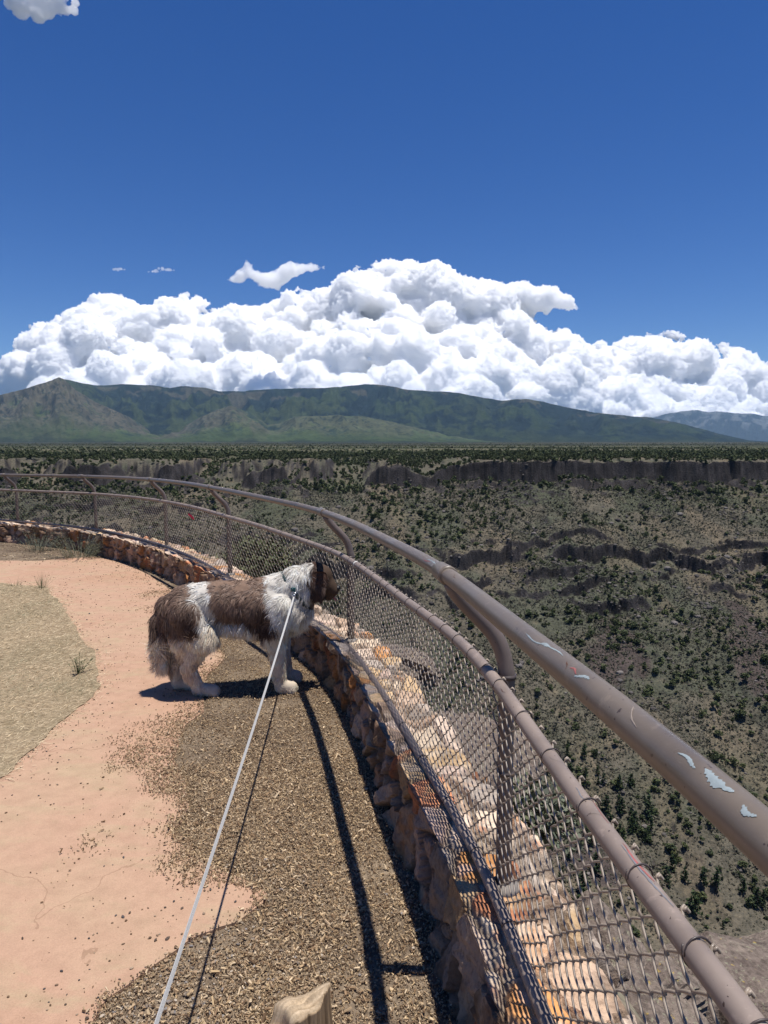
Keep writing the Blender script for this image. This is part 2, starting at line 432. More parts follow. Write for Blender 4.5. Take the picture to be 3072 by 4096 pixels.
for i in range(26):
    a_ = qr.uniform(.45, 4.2); onm = qr.random() < .45; ln_ = qr.uniform(.008, .05)
    paint_patch('paint_scuff', blob(a_, a_ + ln_, qr.uniform(-.5, 1.0), qr.uniform(-.5, 1.0), qr.uniform(.0008, .0026), i + 50, 12), 0.0 if onm else TOPOFF, zm_ if onm else zt_, .019 if onm else .0228, M_RUST if qr.random() < .4 else M_SCUFF)
sw = sv_((1425, 2258), 0)
l = np.linspace(sw - .012, sw + .012, 4); mb = MB(); mb.add(*tube(P3(l, 0, zm_(l)), .0197, 16)); fpart('white_tape', mb, M_WHITE, parent=mid_rail)
# pink ribbon caught in the mesh
sr, zr = curtain((762, 2066), 0.0)
l = np.linspace(-.085, .085, 14); V = []
for t in l:
    c = P3(sr + t, -.008 + .012 * math.sin(t * 30), zr + t * .28 + .008 * math.sin(t * 40)); V += [c + [0, 0, .020 * (1 - (t / .1) ** 2)], c - [0, 0, .016 * (1 - (t / .1) ** 2)]]
V = np.array(V); rb = mesh('ribbon', V, grid_faces(14, 2), M_PINK)
so = rb.modifiers.new('thickness', 'SOLIDIFY'); so.thickness = .001
tag(rb, 'bright pink scrap of ribbon caught in the chain link on the left', 'ribbon')

# ================================================================== stone wall
PAL = np.array([(.52, .41, .33), (.60, .51, .42), (.50, .26, .11), (.44, .33, .25), (.38, .34, .31), (.46, .21, .12), (.50, .37, .23), (.34, .25, .19), (.56, .43, .37), (.55, .47, .38), (.58, .48, .41)])
def off_in(s): return np.interp(s, [0, 3.5, 9, 11, 14, 20], [.10, .10, .10, .16, .22, .25]) 
sg = np.concatenate([np.arange(.35, 6.6, .0135), np.arange(6.6, S_END - .2, .03)])
WT = .300; OUT = -.215
prof = []
for t in np.linspace(0, 1, 30): prof.append((0, -.06 + t * (WT + .06), 0))      # inner face
for t in np.linspace(0, 1, 34)[1:]: prof.append((1, t, 0))                      # top
for t in np.linspace(0, 1, 16)[1:]: prof.append((2, WT - t * 1.0, 0))           # outer face
nc = len(prof); ns = len(sg)
Sg = np.repeat(sg, nc); kind = np.tile([p[0] for p in prof], ns); tt = np.tile([p[1] for p in prof], ns)
oin = off_in(Sg); lean = .02
off = np.where(kind == 0, oin + lean * (1 - np.clip(tt / WT, 0, 1)), np.where(kind == 1, oin + (OUT - oin) * tt, OUT - .25 * (WT - tt)))
zz = np.where(kind == 0, tt, np.where(kind == 1, WT, tt))
# local wall frame -> stone cells
wig = fbm(np.c_[Sg * 3, off * 3, zz * 3], 2, 41)
cellp = np.c_[Sg * 5.4 + wig * .6, off * 6.5 + .37 + wig * .5, zz * 5.6 + .21 + wig * .5]
f1, f2, cid, dlt = worley(cellp, 11, True)
rv = lambda k: (np.modf(cid * k)[0] - .5)
tilt = dlt[:, 0] * rv(131.7) + dlt[:, 1] * rv(71.3) + dlt[:, 2] * rv(211.9)
edge = sstep(0.015, .10, f2 - f1)
cidr = np.modf(cid * 97.31)[0]
rough_ = fbm(np.c_[Sg * 22, off * 22, zz * 22], 4, 5)
mid_ = fbm(np.c_[Sg * 7, off * 7, zz * 7], 3, 15)
strat = fbm(np.c_[Sg * 9 + cid * 20, off * 9, zz * 26 + cid * 9], 3, 25)
disp = -.036 + .036 * edge + .034 * (cidr - .5) * edge + .012 * rough_ + .010 * mid_ + .016 * strat + .075 * tilt * edge
p3 = P3(Sg, off, 0.0); p3[:, 2] = zz
nx = np.interp(Sg, SS, NX); ny = np.interp(Sg, SS, NY)
corner_in = (kind == 0) & (tt > WT - .07) | (kind == 1) & (tt < .18)
ni = np.where(kind == 0, 1.0, np.where(kind == 1, 0.0, -1.0)); nu = np.where(kind == 1, 1.0, 0.0)
# round the arrises a little
ti = np.clip((zz - (WT - .05)) / .05, 0, 1)
ni = np.where((kind == 0), 1 - .4 * ti, ni); nu = np.where(kind == 0, .7 * ti, nu)
ni = np.where((kind == 1) & (tt < .14), .6 * (1 - tt / .14), ni)
ni = np.where((kind == 1) & (tt > .86), -.6 * (tt - .86) / .14, ni)
top_soft = np.where(kind == 1, .60 * sstep(-.0, .10, np.abs(off)) + .12, 1.0)
p3[:, 0] += nx * ni * disp * top_soft; p3[:, 1] += ny * ni * disp * top_soft; p3[:, 2] += nu * disp * top_soft - .008 * (kind == 1)
ci = (cid * 9973).astype(int) % len(PAL)
base = PAL[ci] * (.8 + .4 * np.modf(cid * 53.7)[0])[:, None]
ml = fbm(np.c_[Sg * 16, off * 16, zz * 16 + cid * 30], 4, 61)
alt = PAL[(ci * 3 + 2) % len(PAL)]
k = sstep(.02, .35, ml)[:, None]; base = base * (1 - k * .7) + alt * k * .7
dk = sstep(.1, .4, fbm(np.c_[Sg * 9, off * 9, zz * 9], 4, 77))[:, None]; base = base * (1 - .45 * dk)
mort = np.array([.235, .20, .17])
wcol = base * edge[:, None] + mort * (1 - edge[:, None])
facew = (kind != 1)[:, None]; wcol = np.where(facew, wcol * np.array([.84, .70, .58]), wcol * np.array([1.48, 1.38, 1.25]))  # top stones painted brighter in place of sunlight; faces darker and browner
m, nt, b = mat('rough_sandstone', .9, .15)
v = coords(nt); n1 = noise(nt, v, 55, 6, .65); n2 = noise(nt, v, 180, 3, .6)
c = mixc(nt, 1.0, attr(nt), ramp(nt, n1, [(.28, (.55, .52, .5)), (.5, (1, 1, 1)), (.75, (1.25, 1.22, 1.15))]), 'MULTIPLY')
L_(nt, c, b.inputs['Base Color']); bump(nt, b, mth(nt, 'ADD', n1, mth(nt, 'MULTIPLY', n2, .5)), .55, .012)
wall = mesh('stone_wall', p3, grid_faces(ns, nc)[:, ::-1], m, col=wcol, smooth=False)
tag(wall, 'low curved wall of orange and cream rubble stone carrying the railing', 'wall')

# ================================================================== walkway side ground
px = lambda L: np.array([at_z(u, v)[:2] for u, v in L])
def rough_line(P, step=.02, amp=.012, seed=0, fr=9):
    s = np.r_[0, np.cumsum(np.linalg.norm(np.diff(P, axis=0), axis=1))]; q = np.arange(0, s[-1], step)
    X = np.c_[np.interp(q, s, P[:, 0]), np.interp(q, s, P[:, 1])]
    return X + amp * np.c_[fbm(np.c_[q * fr, q * 0 + 1], 3, seed), fbm(np.c_[q * fr, q * 0 + 7], 3, seed + 4)]
edge_px = [(387, 4096), (425, 4020), (560, 3914), (676, 3832), (763, 3774), (840, 3750), (917, 3711), (975, 3672), (1052, 3624), (1071, 3595), (1004, 3557), (965, 3528), (878, 3499), (840, 3465), (772, 3431), (753, 3374), (700, 3325), (743, 3277), (753, 3219), (745, 3130), (690, 3040), (741, 2908), (820, 2850), (800, 2760), (830, 2700), (900, 2640), (880, 2600), (862, 2572), (845, 2500), (760, 2420), (680, 2360), (590, 2300), (520, 2265), (440, 2243), (372, 2231), (327, 2234), (247, 2237), (173, 2246), (0, 2246)]
E0 = px(edge_px)
E0 = np.vstack([[[-1.5, -3], [-1.25, .3], [-.98, 1.25]], E0])
far_left = E0[-1] + np.array([[-2.5, .2], [-6, .0]])
PATH_EDGE = rough_line(np.vstack([E0, far_left]), .025, .018, 3)
PATH = np.vstack([PATH_EDGE, [[-14, 9], [-14, -3]]])
m, nt, b = mat('pink_concrete', .85, .2)
v = coords(nt)
n1 = noise(nt, v, 1.1, 5, .6, .4); n2 = noise(nt, v, 14, 5, .65); n3 = noise(nt, v, 220, 3, .6)
c = ramp(nt, n1, [(.30, (.47, .295, .20)), (.5, (.50, .325, .23)), (.70, (.49, .345, .235))])
st = noise(nt, coords(nt, (1, 2.3, 1)), 2.6, 6, .68, .6)
c = mixc(nt, ramp(nt, st, [(.50, (0, 0, 0)), (.68, (.75, .75, .75))]), c, (.47, .36, .235))
c = mixc(nt, 1.0, c, ramp(nt, n2, [(.25, (.86, .85, .84)), (.6, (1.03, 1.03, 1.03))]), 'MULTIPLY')
c = mixc(nt, 1.0, c, ramp(nt, n3, [(.25, (.86, .86, .86)), (.6, (1.05, 1.05, 1.05))]), 'MULTIPLY')
vo = N(nt, 'ShaderNodeTexVoronoi'); vo.feature = 'DISTANCE_TO_EDGE'; vo.inputs['Scale'].default_value = .42
dv = N(nt, 'ShaderNodeVectorMath'); dv.operation = 'ADD'; cn = N(nt, 'ShaderNodeTexNoise'); cn.inputs['Scale'].default_value = 1.6; cn.inputs['Detail'].default_value = 6
L_(nt, v, cn.inputs['Vector']); L_(nt, v, dv.inputs[0]); L_(nt, cn.outputs['Color'], dv.inputs[1]); L_(nt, dv.outputs[0], vo.inputs['Vector'])
crack = mth(nt, 'MULTIPLY', mth(nt, 'LESS_THAN', vo.outputs['Distance'], .0016), mth(nt, 'GREATER_THAN', noise(nt, v, .9, 2), .50))
c = mixc(nt, mth(nt, 'MULTIPLY', crack, .4), c, (.22, .13, .08))
c = mixc(nt, 1.0, c, (.86, .83, .79), 'MULTIPLY'); L_(nt, c, b.inputs['Base Color']); bump(nt, b, mth(nt, 'ADD', n2, n3), .22, .006)
path = poly_sheet('path', PATH, .012, m, thick=.03)
# mulch bed / bare dirt everywhere inside the wall
GI = np.c_[CX + NX * .06, CY + NY * .06]
GROUND = np.vstack([GI, [[-40, 12], [-40, -30], [.6, -30]]])
m, nt, b = mat('brown_dirt', .95, .1)
v = coords(nt); n1 = noise(nt, v, 2.2, 5, .6); n2 = noise(nt, v, 45, 5, .7)
c = ramp(nt, n2, [(.3, (.09, .066, .045)), (.5, (.21, .16, .11)), (.7, (.34, .26, .18))])
c = mixc(nt, ramp(nt, n1, [(.38, (0, 0, 0)), (.62, (.75, .75, .75))]), c, (.085, .06, .042), 'MIX')
L_(nt, c, b.inputs['Base Color']); bump(nt, b, n2, .6, .012)
ground = poly_sheet('ground', GROUND, 0.0, m)
# dry grass bed on the left
ge = px([(0, 3129), (53, 3084), (73, 3055), (163, 2982), (203, 2933), (232, 2901), (309, 2852), (366, 2799), (399, 2750), (375, 2722), (390, 2706), (390, 2657), (378, 2620), (342, 2588), (313, 2531), (285, 2494), (268, 2453), (244, 2429), (207, 2380), (183, 2356), (150, 2350), (81, 2346), (0, 2337)])
GRASS_EDGE = rough_line(np.vstack([[[-3.9, 1.9]], ge, [[-9, 7.6]]]), .03, .03, 12, 6)
GRASS = np.vstack([GRASS_EDGE, [[-13, 7.2], [-13, 1.6]]])
m, nt, b = mat('straw_soil', .95, .1)
v = coords(nt); n1 = noise(nt, v, 1.6, 5, .6); n2 = noise(nt, v, 50, 5, .7)
c = ramp(nt, n2, [(.3, (.15, .112, .07)), (.55, (.31, .236, .15)), (.75, (.44, .345, .225))])
c = mixc(nt, ramp(nt, n1, [(.42, (0, 0, 0)), (.6, (.6, .6, .6))]), c, (.21, .17, .105))
L_(nt, c, b.inputs['Base Color']); bump(nt, b, n2, .5, .012)
poly_sheet('dry_grass_bed', GRASS, .018, m)

# ------------------------------------------------------------------ loose litter
M_CHIP, nt, b = mat('wood_chip', .85, .2); L_(nt, attr(nt), b.inputs['Base Color'])
def rot_z(a): c, s = np.cos(a), np.sin(a); return c, s
def scatter_boxes(P, z, ln, wd, th, cols, tilt=.35):
    n = len(P); a = rng.uniform(0, 2 * np.pi, n); t = rng.normal(0, tilt, n)
    ux = np.c_[np.cos(a) * np.cos(t), np.sin(a) * np.cos(t), np.sin(t)]; uy = np.c_[-np.sin(a), np.cos(a), rng.normal(0, .25, n)]
    uz = np.cross(ux, uy); uz /= np.linalg.norm(uz, axis=1)[:, None]
    o = np.c_[P, z + .5 * np.abs(np.sin(t)) * ln + rng.uniform(0, .006, n)]
    V = []
    for sx, sy, sz in ((-1, -1, -.4), (1, -.7, -.4), (1, .6, -.4), (-1, 1, -.4), (-.9, -.8, 1), (.95, -.6, 1), (.85, .5, 1), (-1, .7, 1)):
        V.append(o + ux * (sx * ln / 2)[:, None] + uy * (sy * wd / 2)[:, None] + uz * (sz * th)[:, None])
    V = np.stack(V, 1).reshape(-1, 3)
    i = np.arange(n)[:, None, None] * 8
    F = (i + np.array([[4, 5, 6, 7], [0, 1, 5, 4], [1, 2, 6, 5], [2, 3, 7, 6], [3, 0, 4, 7]])[None]).reshape(-1, 4)
    return V, F, np.repeat(cols, 8, axis=0)
CHW = np.array([1.0, .955, .90])
def pickcol(n, pal, var=.25):
    p = np.array(pal); c = p[rng.integers(0, len(p), n)] * (1 + rng.uniform(-var, var, n))[:, None]
    return c
CH = [(.50, .37, .23), (.62, .48, .31), (.38, .26, .155), (.25, .165, .10), (.72, .58, .40), (.46, .35, .235), (.16, .105, .066), (.56, .42, .25)]
def strip_points(n, y0, y1, x0=-2.6, x1=.45, fringe=.14):
    P = np.c_[rng.uniform(x0, x1, n), y0 + (y1 - y0) * rng.random(n) ** 1.35]
    d, sg = dist_poly(P, FL); ok = (sg > 0) & (d > .10); P = P[ok]
    ins = inpoly(P, PATH); d, _ = dist_poly(P, PATH_EDGE)
    pat = fbm(P * 3.1, 3, 31)
    ok = (~ins & (rng.random(len(P)) < .55 + pat * .9 + .25)) | (ins & (rng.random(len(P)) < 1.1 * np.exp(-d / (fringe * (.08 + .92 * sstep(2.15, 2.5, P[:, 1])) * (.12 + 1.2 * np.clip(pat + .30, 0, 1) ** 1.5)))))
    return P[ok]
P = np.vstack([strip_points(230000, 1.2, 7.6, fringe=.22), strip_points(110000, 1.2, 3.6, -1.4, .4, .2), strip_points(110000, 2.6, 7.6, -2.6, .3, .22)])
n = len(P); ln = np.clip(rng.lognormal(-5.45, .55, n), .0025, .034) * np.where(rng.random(n) < .03, 1.6, 1) * (1 + .05 * P[:, 1])
zc_ = np.where(inpoly(P, PATH), .0125, .002)
V, F, K = scatter_boxes(P, zc_, ln, np.clip(ln * rng.uniform(.18, .55, n), .002, .009), rng.uniform(.0012, .0035, n), pickcol(n, CH) * CHW)
V2 = [V]; F2 = [F]; K2 = [K]; o = len(V)
# far strip by the wall and under the bushes on the left
P = np.c_[rng.uniform(-7.5, -2.2, 9000), rng.uniform(7.5, 12.5, 9000)]
d, sg_ = dist_poly(P, FL); P = P[(sg_ > 0) & (d > .12)]
ins = inpoly(P, PATH); d, _ = dist_poly(P, PATH_EDGE); k_ = ~ins | (rng.random(len(P)) < .6 * np.exp(-d / .16)); P = P[k_]; zc_ = np.where(ins[k_], .0125, .002)
n = len(P); ln = np.clip(rng.lognormal(-4.2, .4, n), .008, .05)
V, F, K = scatter_boxes(P, zc_, ln, ln * rng.uniform(.25, .6, n), rng.uniform(.002, .005, n), pickcol(n, CH)); V2.append(V); F2.append(F + o); K2.append(K); o += len(V)
chips = mesh('wood_chips', np.vstack(V2), np.vstack(F2), M_CHIP, smooth=False, col=np.vstack(K2)); tag(chips, 'shredded wood chip mulch spread along the foot of the stone wall', 'wood chips', kind='stuff')
# pebbles
def pebbles(P, z, r, cols):
    V0_, F0_ = ICO[1]; n = len(P); a = rng.uniform(0, 6.28, n); c, s_ = np.cos(a), np.sin(a)
    sc = np.c_[rng.uniform(.8, 1.4, n), rng.uniform(.6, 1, n), rng.uniform(.4, .75, n)] * r[:, None]
    L = V0_[None] * sc[:, None] * (1 + rng.uniform(-.18, .18, (n, len(V0_), 1)))
    X = L[..., 0] * c[:, None] - L[..., 1] * s_[:, None]; Y = L[..., 0] * s_[:, None] + L[..., 1] * c[:, None]
    V = np.stack([X + P[:, :1], Y + P[:, 1:2], L[..., 2] + z + .35 * r[:, None]], -1).reshape(-1, 3)
    F = (np.arange(n)[:, None, None] * len(V0_) + F0_[None]).reshape(-1, 3)
    return V, F, np.repeat(cols, len(V0_), axis=0)
P = np.c_[rng.uniform(-1.1, .1, 9000), rng.uniform(1.3, 2.6, 9000)]
d, sg_ = dist_poly(P, FL); P = P[(sg_ > 0) & (d > .12) & ~inpoly(P, PATH)]
P = P[rng.random(len(P)) < np.clip(1.15 - (P[:, 0] + .95) * 1.1 - (P[:, 1] - 1.7) * .6, .05, 1)]
n = len(P); V, F, K = pebbles(P, .002, rng.uniform(.002, .0075, n), pickcol(n, [(.45, .36, .26), (.35, .27, .19), (.50, .42, .33), (.30, .27, .25), (.42, .29, .18), (.25, .2, .16)]))
# grit on the path, thicker towards its edges
Q = np.c_[rng.uniform(-4.2, -.2, 42000), 1.4 + 9.5 * rng.random(42000) ** 1.3]; Q = Q[inpoly(Q, PATH) & ~inpoly(Q, GRASS)]
d1, _ = dist_poly(Q, PATH_EDGE); d2, _ = dist_poly(Q, GRASS_EDGE)
pat = fbm(Q * 1.7, 3, 55)
Q = Q[rng.random(len(Q)) < np.clip(.05 + .22 * np.clip(pat, 0, 1) + .55 * np.exp(-d1 / .16) + .5 * np.exp(-d2 / .12), 0, 1)]
n = len(Q); V3, F3, K3 = pebbles(Q, .012, np.clip(rng.lognormal(-5.95, .42, n), .0012, .007) * (1 + .06 * Q[:, 1]), pickcol(n, [(.20, .135, .09), (.30, .2, .13), (.13, .095, .075), (.10, .09, .09), (.40, .30, .21), (.16, .10, .06)]))
gr = mesh('gravel', np.vstack([V, V3]), np.vstack([F, F3 + len(V)]), M_CHIP, smooth=False, col=np.vstack([K, K3])); tag(gr, 'small gravel and grit scattered over the pink path and dirt', 'gravel', kind='stuff')
# straw
def blades(P, z, ln, wd, cols, lift, curl=.3):
    n = len(P); a = rng.uniform(0, 6.28, n); e = lift
    d = np.c_[np.cos(a) * np.cos(e), np.sin(a) * np.cos(e), np.sin(e)]; sd = np.c_[-np.sin(a), np.cos(a), np.zeros(n)]
    o = np.c_[P, np.full(n, z)]; bend = rng.normal(0, curl, n)
    m1 = o + d * (ln * .55)[:, None] + sd * (ln * .1 * bend)[:, None]; t1 = o + d * ln[:, None] + sd * (ln * .5 * bend)[:, None] - np.c_[np.zeros((n, 2)), ln * .12]
    t1[:, 2] = np.maximum(t1[:, 2], z + .001)
    w_ = (wd / 2)[:, None] * (sd * .8 + np.c_[np.zeros((n, 2)), np.full(n, .6)])
    V = np.stack([o - w_, o + w_, m1 - w_ * .9, m1 + w_ * .9, t1], 1).reshape(-1, 3)
    i = np.arange(n)[:, None] * 5
    return V, [i + np.array([[0, 1, 3, 2]]), i + np.array([[2, 3, 4]])], np.repeat(cols, 5, axis=0)
M_BLADE, nt, b = mat('grass_blade', .7, .25); L_(nt, attr(nt), b.inputs['Base Color'])
mb = MB()
P = np.c_[rng.uniform(-7.0, -1.7, 230000), rng.uniform(2.2, 8.8, 230000)]
ins = inpoly(P, GRASS); d, _ = dist_poly(P, GRASS_EDGE); P = P[(ins) | (~ins & inpoly(P, PATH) & (rng.random(len(P)) < .5 * np.exp(-d / .045)))]
pat = fbm(P * 1.5, 4, 91) + .25; n = len(P)
green = rng.random(n) < np.clip(-.02 + pat * .4, .01, .3)
cols = np.where(green[:, None], pickcol(n, [(.28, .265, .15), (.33, .305, .18), (.22, .21, .115), (.38, .345, .22)]), pickcol(n, [(.80, .62, .39), (.88, .72, .48), (.66, .50, .30), (.42, .30, .18), (.74, .58, .38)]))
mb.add(*blades(P, .017, rng.uniform(.015, .06, n), rng.uniform(.0010, .0026, n), cols, np.abs(rng.normal(.08, .14, n)) + green * rng.uniform(0, .5, n)))
st = mb.build('dry_grass', M_BLADE, smooth=False); tag(st, 'matted dry straw and sparse grey green grass on the left bed', 'dry grass', kind='stuff')
# upright plants
def tuft(name, q, h, rad, nb, pal, label, cat, wd=.004, spread=.35, leafy=False, z=.018, group=None):
    o = at_z(*q, z); mb = MB(); a = rng.uniform(0, 6.28, nb); r0 = rad * np.sqrt(rng.random(nb)); lean = np.abs(rng.normal(0, spread, nb)) + r0 / rad * spread * .8
    hh = h * rng.uniform(.5, 1.0, nb); cols = pickcol(nb, pal)
    for i in range(nb):
        t = np.linspace(0, 1, 5); L = hh[i]
        x = np.cos(a[i]) * (r0[i] + L * np.sin(lean[i]) * t ** 1.4); y = np.sin(a[i]) * (r0[i] + L * np.sin(lean[i]) * t ** 1.4); zz = L * np.cos(lean[i]) * t
        c = np.c_[x, y, zz]; sd = np.array([-np.sin(a[i]), np.cos(a[i]), .2]) * wd / 2
        wv = (1 - t * .85)[:, None] * sd
        V = np.stack([c - wv, c + wv], 1).reshape(-1, 3); mb.add(V, grid_faces(5, 2), cols[i])
        if leafy:
            k = int(L * 130); tt = rng.uniform(.2, 1, k); b_ = np.c_[np.interp(tt, t, x), np.interp(tt, t, y), np.interp(tt, t, zz)]
            dv = rng.normal(0, 1, (k, 3)); dv[:, 2] = np.abs(dv[:, 2]) * .8; dv /= np.linalg.norm(dv, axis=1)[:, None]; ll = rng.uniform(.012, .028, k)[:, None]
            s2 = np.cross(dv, [0, 0, 1.0]) * .003
            V = np.stack([b_ - s2, b_ + s2, b_ + dv * ll], 1).reshape(-1, 3); mb.add(V, np.arange(3 * k).reshape(-1, 3), np.repeat(pickcol(k, pal), 3, axis=0))
    ob = mb.build(name, M_BLADE, smooth=False); ob.location = o
    return tag(ob, label, cat, group)
SAGE = [(.17, .19, .13), (.22, .23, .17), (.13, .15, .10), (.26, .26, .18)]
GRN = [(.10, .12, .055), (.15, .16, .07), (.20, .20, .10)]
tuft('sagebrush', (150, 2205), .34, .17, 80, SAGE, 'small grey green sagebrush at the wall foot, left of the taller clump', 'shrub', .005, .5, True, 0)
tuft('sagebrush', (318, 2232), .42, .21, 120, SAGE + [(.3, .27, .13)], 'larger grey green sagebrush clump against the wall behind the path', 'shrub', .005, .5, True, 0)
tuft('grass_tuft', (168, 2352), .20, .05, 40, GRN, 'upright tuft of thin green grass at the far corner of the dry bed', 'grass tuft', .004, .28)
tuft('grass_tuft', (62, 2342), .12, .06, 22, GRN + [(.3, .26, .15)], 'short leaning grass tuft at the far left edge of the dry bed', 'grass tuft', .004, .5)
tuft('weed', (315, 2692), .14, .03, 16, [(.07, .11, .04), (.10, .13, .05)], 'dark green weed with upright stems standing near the dry bed edge', 'weed', .005, .25, True)

# ------------------------------------------------------------------ stump
def stump():
    nA, nH = 160, 30
    a = np.linspace(0, 2 * np.pi, nA, endpoint=False); V = []; K = []
    c0, s0 = np.cos(a), np.sin(a); rx, ry = .128, .046
    dn = np.angle(np.exp(1j * (a + 1.75))); notch = np.exp(-(dn / .16) ** 2); d2 = np.angle(np.exp(1j * (a + 2.3))); notch2 = .45 * np.exp(-(d2 / .12) ** 2)
    H = .165 + .022 * c0 + .012 * np.sin(c0 * 5 + .9) - .030 * np.exp(-((c0 + .18) / .12) ** 2)
    outl = 1 + .10 * np.sin(3 * a + .7) + .05 * np.sin(5 * a)
    for j in range(nH):
        t = j / (nH - 1)
        r = outl * (1 + .18 * (1 - t) ** 2) - (notch * .78 + notch2 * .5) * np.clip(t * 8, 0, 1)
        gv = vnoise(np.c_[c0 * 9, s0 * 9, np.full(nA, t * .5)], 3); g2 = vnoise(np.c_[c0 * 30, s0 * 30, np.full(nA, t * .6)], 5)
        V.append(np.c_[rx * c0 * (r + .03 * gv + .02 * g2), ry * s0 * (r + .07 * gv + .05 * g2), -.02 + t * (H + .02)])
        g = np.clip(.5 + .9 * g2 + .4 * gv, 0, 1)
        K.append((np.array([.17, .118, .072]) + np.outer(g, (.40, .30, .195))) * (1 - .75 * np.clip(notch + notch2, 0, 1))[:, None])
    nR = 14; e = V[-1]; cen = np.c_[e[:, 0] * .55, np.zeros(nA), H + .006]
    for j in range(1, nR):
        t = 1 - j / nR; q = cen + (e - cen) * t; q[:, 0] *= (.35 + .65 * t) / (.55 + .45 * t) if False else 1
        q[:, 2] += .006 * vnoise(np.c_[q[:, 0] * 12, q[:, 1] * 40], 21) * (1 - t) + .004 * np.sin(q[:, 1] * 260 + 3 * vnoise(np.c_[q[:, 0] * 9, q[:, 1] * 9], 4)) * (1 - t)
        g = np.clip(.5 + .8 * fbm(np.c_[q[:, 0] * 9, q[:, 1] * 110], 3, 33), 0, 1); ed_ = np.clip((t - .78) / .22, 0, 1)
        V.append(q); K.append((np.array([.40, .30, .195]) + np.outer(g, (.32, .27, .20))) * (1 - .35 * ed_))
    V = np.vstack(V); K = np.vstack(K); nr = nH + nR - 1
    i = np.arange(nr - 1)[:, None] * nA; j = np.arange(nA)[None]
    F = np.stack([i + j, i + (j + 1) % nA, i + nA + (j + 1) % nA, i + nA + j], -1).reshape(-1, 4)
    k = np.arange(1, nA // 2); b0 = (nr - 1) * nA
    F2 = np.stack([b0 + k, b0 + k + 1, b0 + (nA - k - 1) % nA, b0 + (nA - k) % nA], -1)
    m, nt, b = mat('weathered_wood', .9, .15); v = coords(nt, (1, 1, .10)); n = noise(nt, v, 140, 5, .7)
    L_(nt, mixc(nt, 1.0, attr(nt), ramp(nt, n, [(.3, (.7, .68, .65)), (.6, (1.12, 1.1, 1.08))]), 'MULTIPLY'), b.inputs['Base Color']); bump(nt, b, n, .45, .004)
    ob = mesh('tree_stump', V, [F, F2], m, col=K)
    p = at_z(1185, 4050, .18)
    ob.location = (p[0] - .028, p[1], 0); ob.rotation_euler = (0, 0, R(40))
    tag(ob, 'weathered grey split tree stump in the mulch at the bottom of the view', 'stump')
stump()
# ================================================================== gorge and plateau
FL2 = np.vstack([[[.6, -60]], FL[::20], FL[-1:], [[-60, 22], [-400, 60]]])
def far_z(x, y):
    p1 = np.c_[x / 130, y / 900 + 3]; p2 = np.c_[x / 34, y / 400 + 9]
    wig = 26 * fbm(p1, 2, 101) + 9 * fbm(p2, 3, 102)
    hfw = 5.5 * (ridged(np.c_[x / 13, y / 160], 3, 103) - .62) + 1.6 * fbm(np.c_[x / 4.2, y / 30], 3, 104) + 7 * (np.abs(fbm(np.c_[x / 19, y / 300], 2, 106)) - .2)
    yb_ = y + wig; yp = yb_ + hfw
    low = 551 + 5 * fbm(np.c_[x / 22, x * 0], 3, 105)
    yp = yp + (yp < 552) * 0
    A = np.interp(yp, [150, 215, 550, 553.0, 555.0, 563, 600, 750, 1200, 2500, 4500, 7000, 30000], [-156, -152.6, -30, -21, -13.5, -12, -10.5, -9.5, -8, -3, 6, 22, 24])
    B = np.interp(yb_, [150, 215, 520, 575, 630, 720, 900, 1500, 2500, 4500, 7000, 30000], [-156, -152.6, -42, -29, -18, -14, -11.5, -8, -3, 6, 22, 24])
    cf = np.clip(sstep(14, 78, x + 18 * fbm(np.c_[x / 20, y / 60], 3, 118)) + .85 * sstep(-.1, .32, fbm(np.c_[x / 30, y / 90], 4, 111)) * (1 - sstep(10, 40, x)), 0, 1)
    z = A * cf + B * (1 - cf)
    inner = sstep(200, 240, y) * (1 - sstep(530, 556, yp))
    for k, (yl, hh, x0, x1) in enumerate(((434, 9, -70, 320), (408, 7, -260, 140), (466, 7, -330, -40), (395, 6, 60, 330), (505, 5, -330, -80), (448, 5, -60, 330), (420, 6, -90, 300))):
        e = yl + 18 * fbm(np.c_[x / 70 + k * 7, x * 0], 3, 130 + k) + 9 * fbm(np.c_[x / 14, y / 40 + k], 3, 150 + k)
        t = yp - e + 6.0 * fbm(np.c_[x / 8, y / 8], 4, 170 + k)
        mk = .12 + .88 * sstep(-.25, .3, fbm(np.c_[x / 24 + 5 * k, y / 60 + k], 4, 140 + k) + .06) * sstep(x0 - 30, x0 + 30, x) * (1 - sstep(x1 - 30, x1 + 30, x))
        up = sstep(-1.9, 1.9, t)
        z = z + mk * hh * (up * .55 * np.exp(-np.clip(t, 0, None) / 45) - (1 - up) * .45 * np.exp(np.clip(t, None, 0) / 32))
        z = z + 0
    gully = ridged(np.c_[x / 55, y / 260], 3, 161) - .6
    z = z + inner * (5.0 * gully + 3.4 * fbm(np.c_[x / 30, y / 30], 3, 162) + 1.5 * fbm(np.c_[x / 7, y / 7], 4, 163))
    ed = (1 - inner) * sstep(553, 575, yp)
    z = z + ed * (1.4 * fbm(np.c_[x / 40, y / 40], 3, 164)) * (1 - sstep(900, 1500, y))
    base_ = np.exp(-((yp - 546) / 6) ** 2) * cf; z = z + base_ * (6.5 * fbm(np.c_[x / 26, x * 0], 3, 167) + 2.5 * fbm(np.c_[x / 6, y / 6], 3, 168) + 2)
    top_ = np.exp(-((yp - 560) / 5) ** 2) * cf; z = z + top_ * (2.6 * fbm(np.c_[x / 17, x * 0], 3, 169))
    cliffy = np.exp(-((yp - 553) / 4) ** 2)
    z = z + cliffy * 2.2 * fbm(np.c_[x / 5, y / 9], 3, 165)
    return z, yp, cf
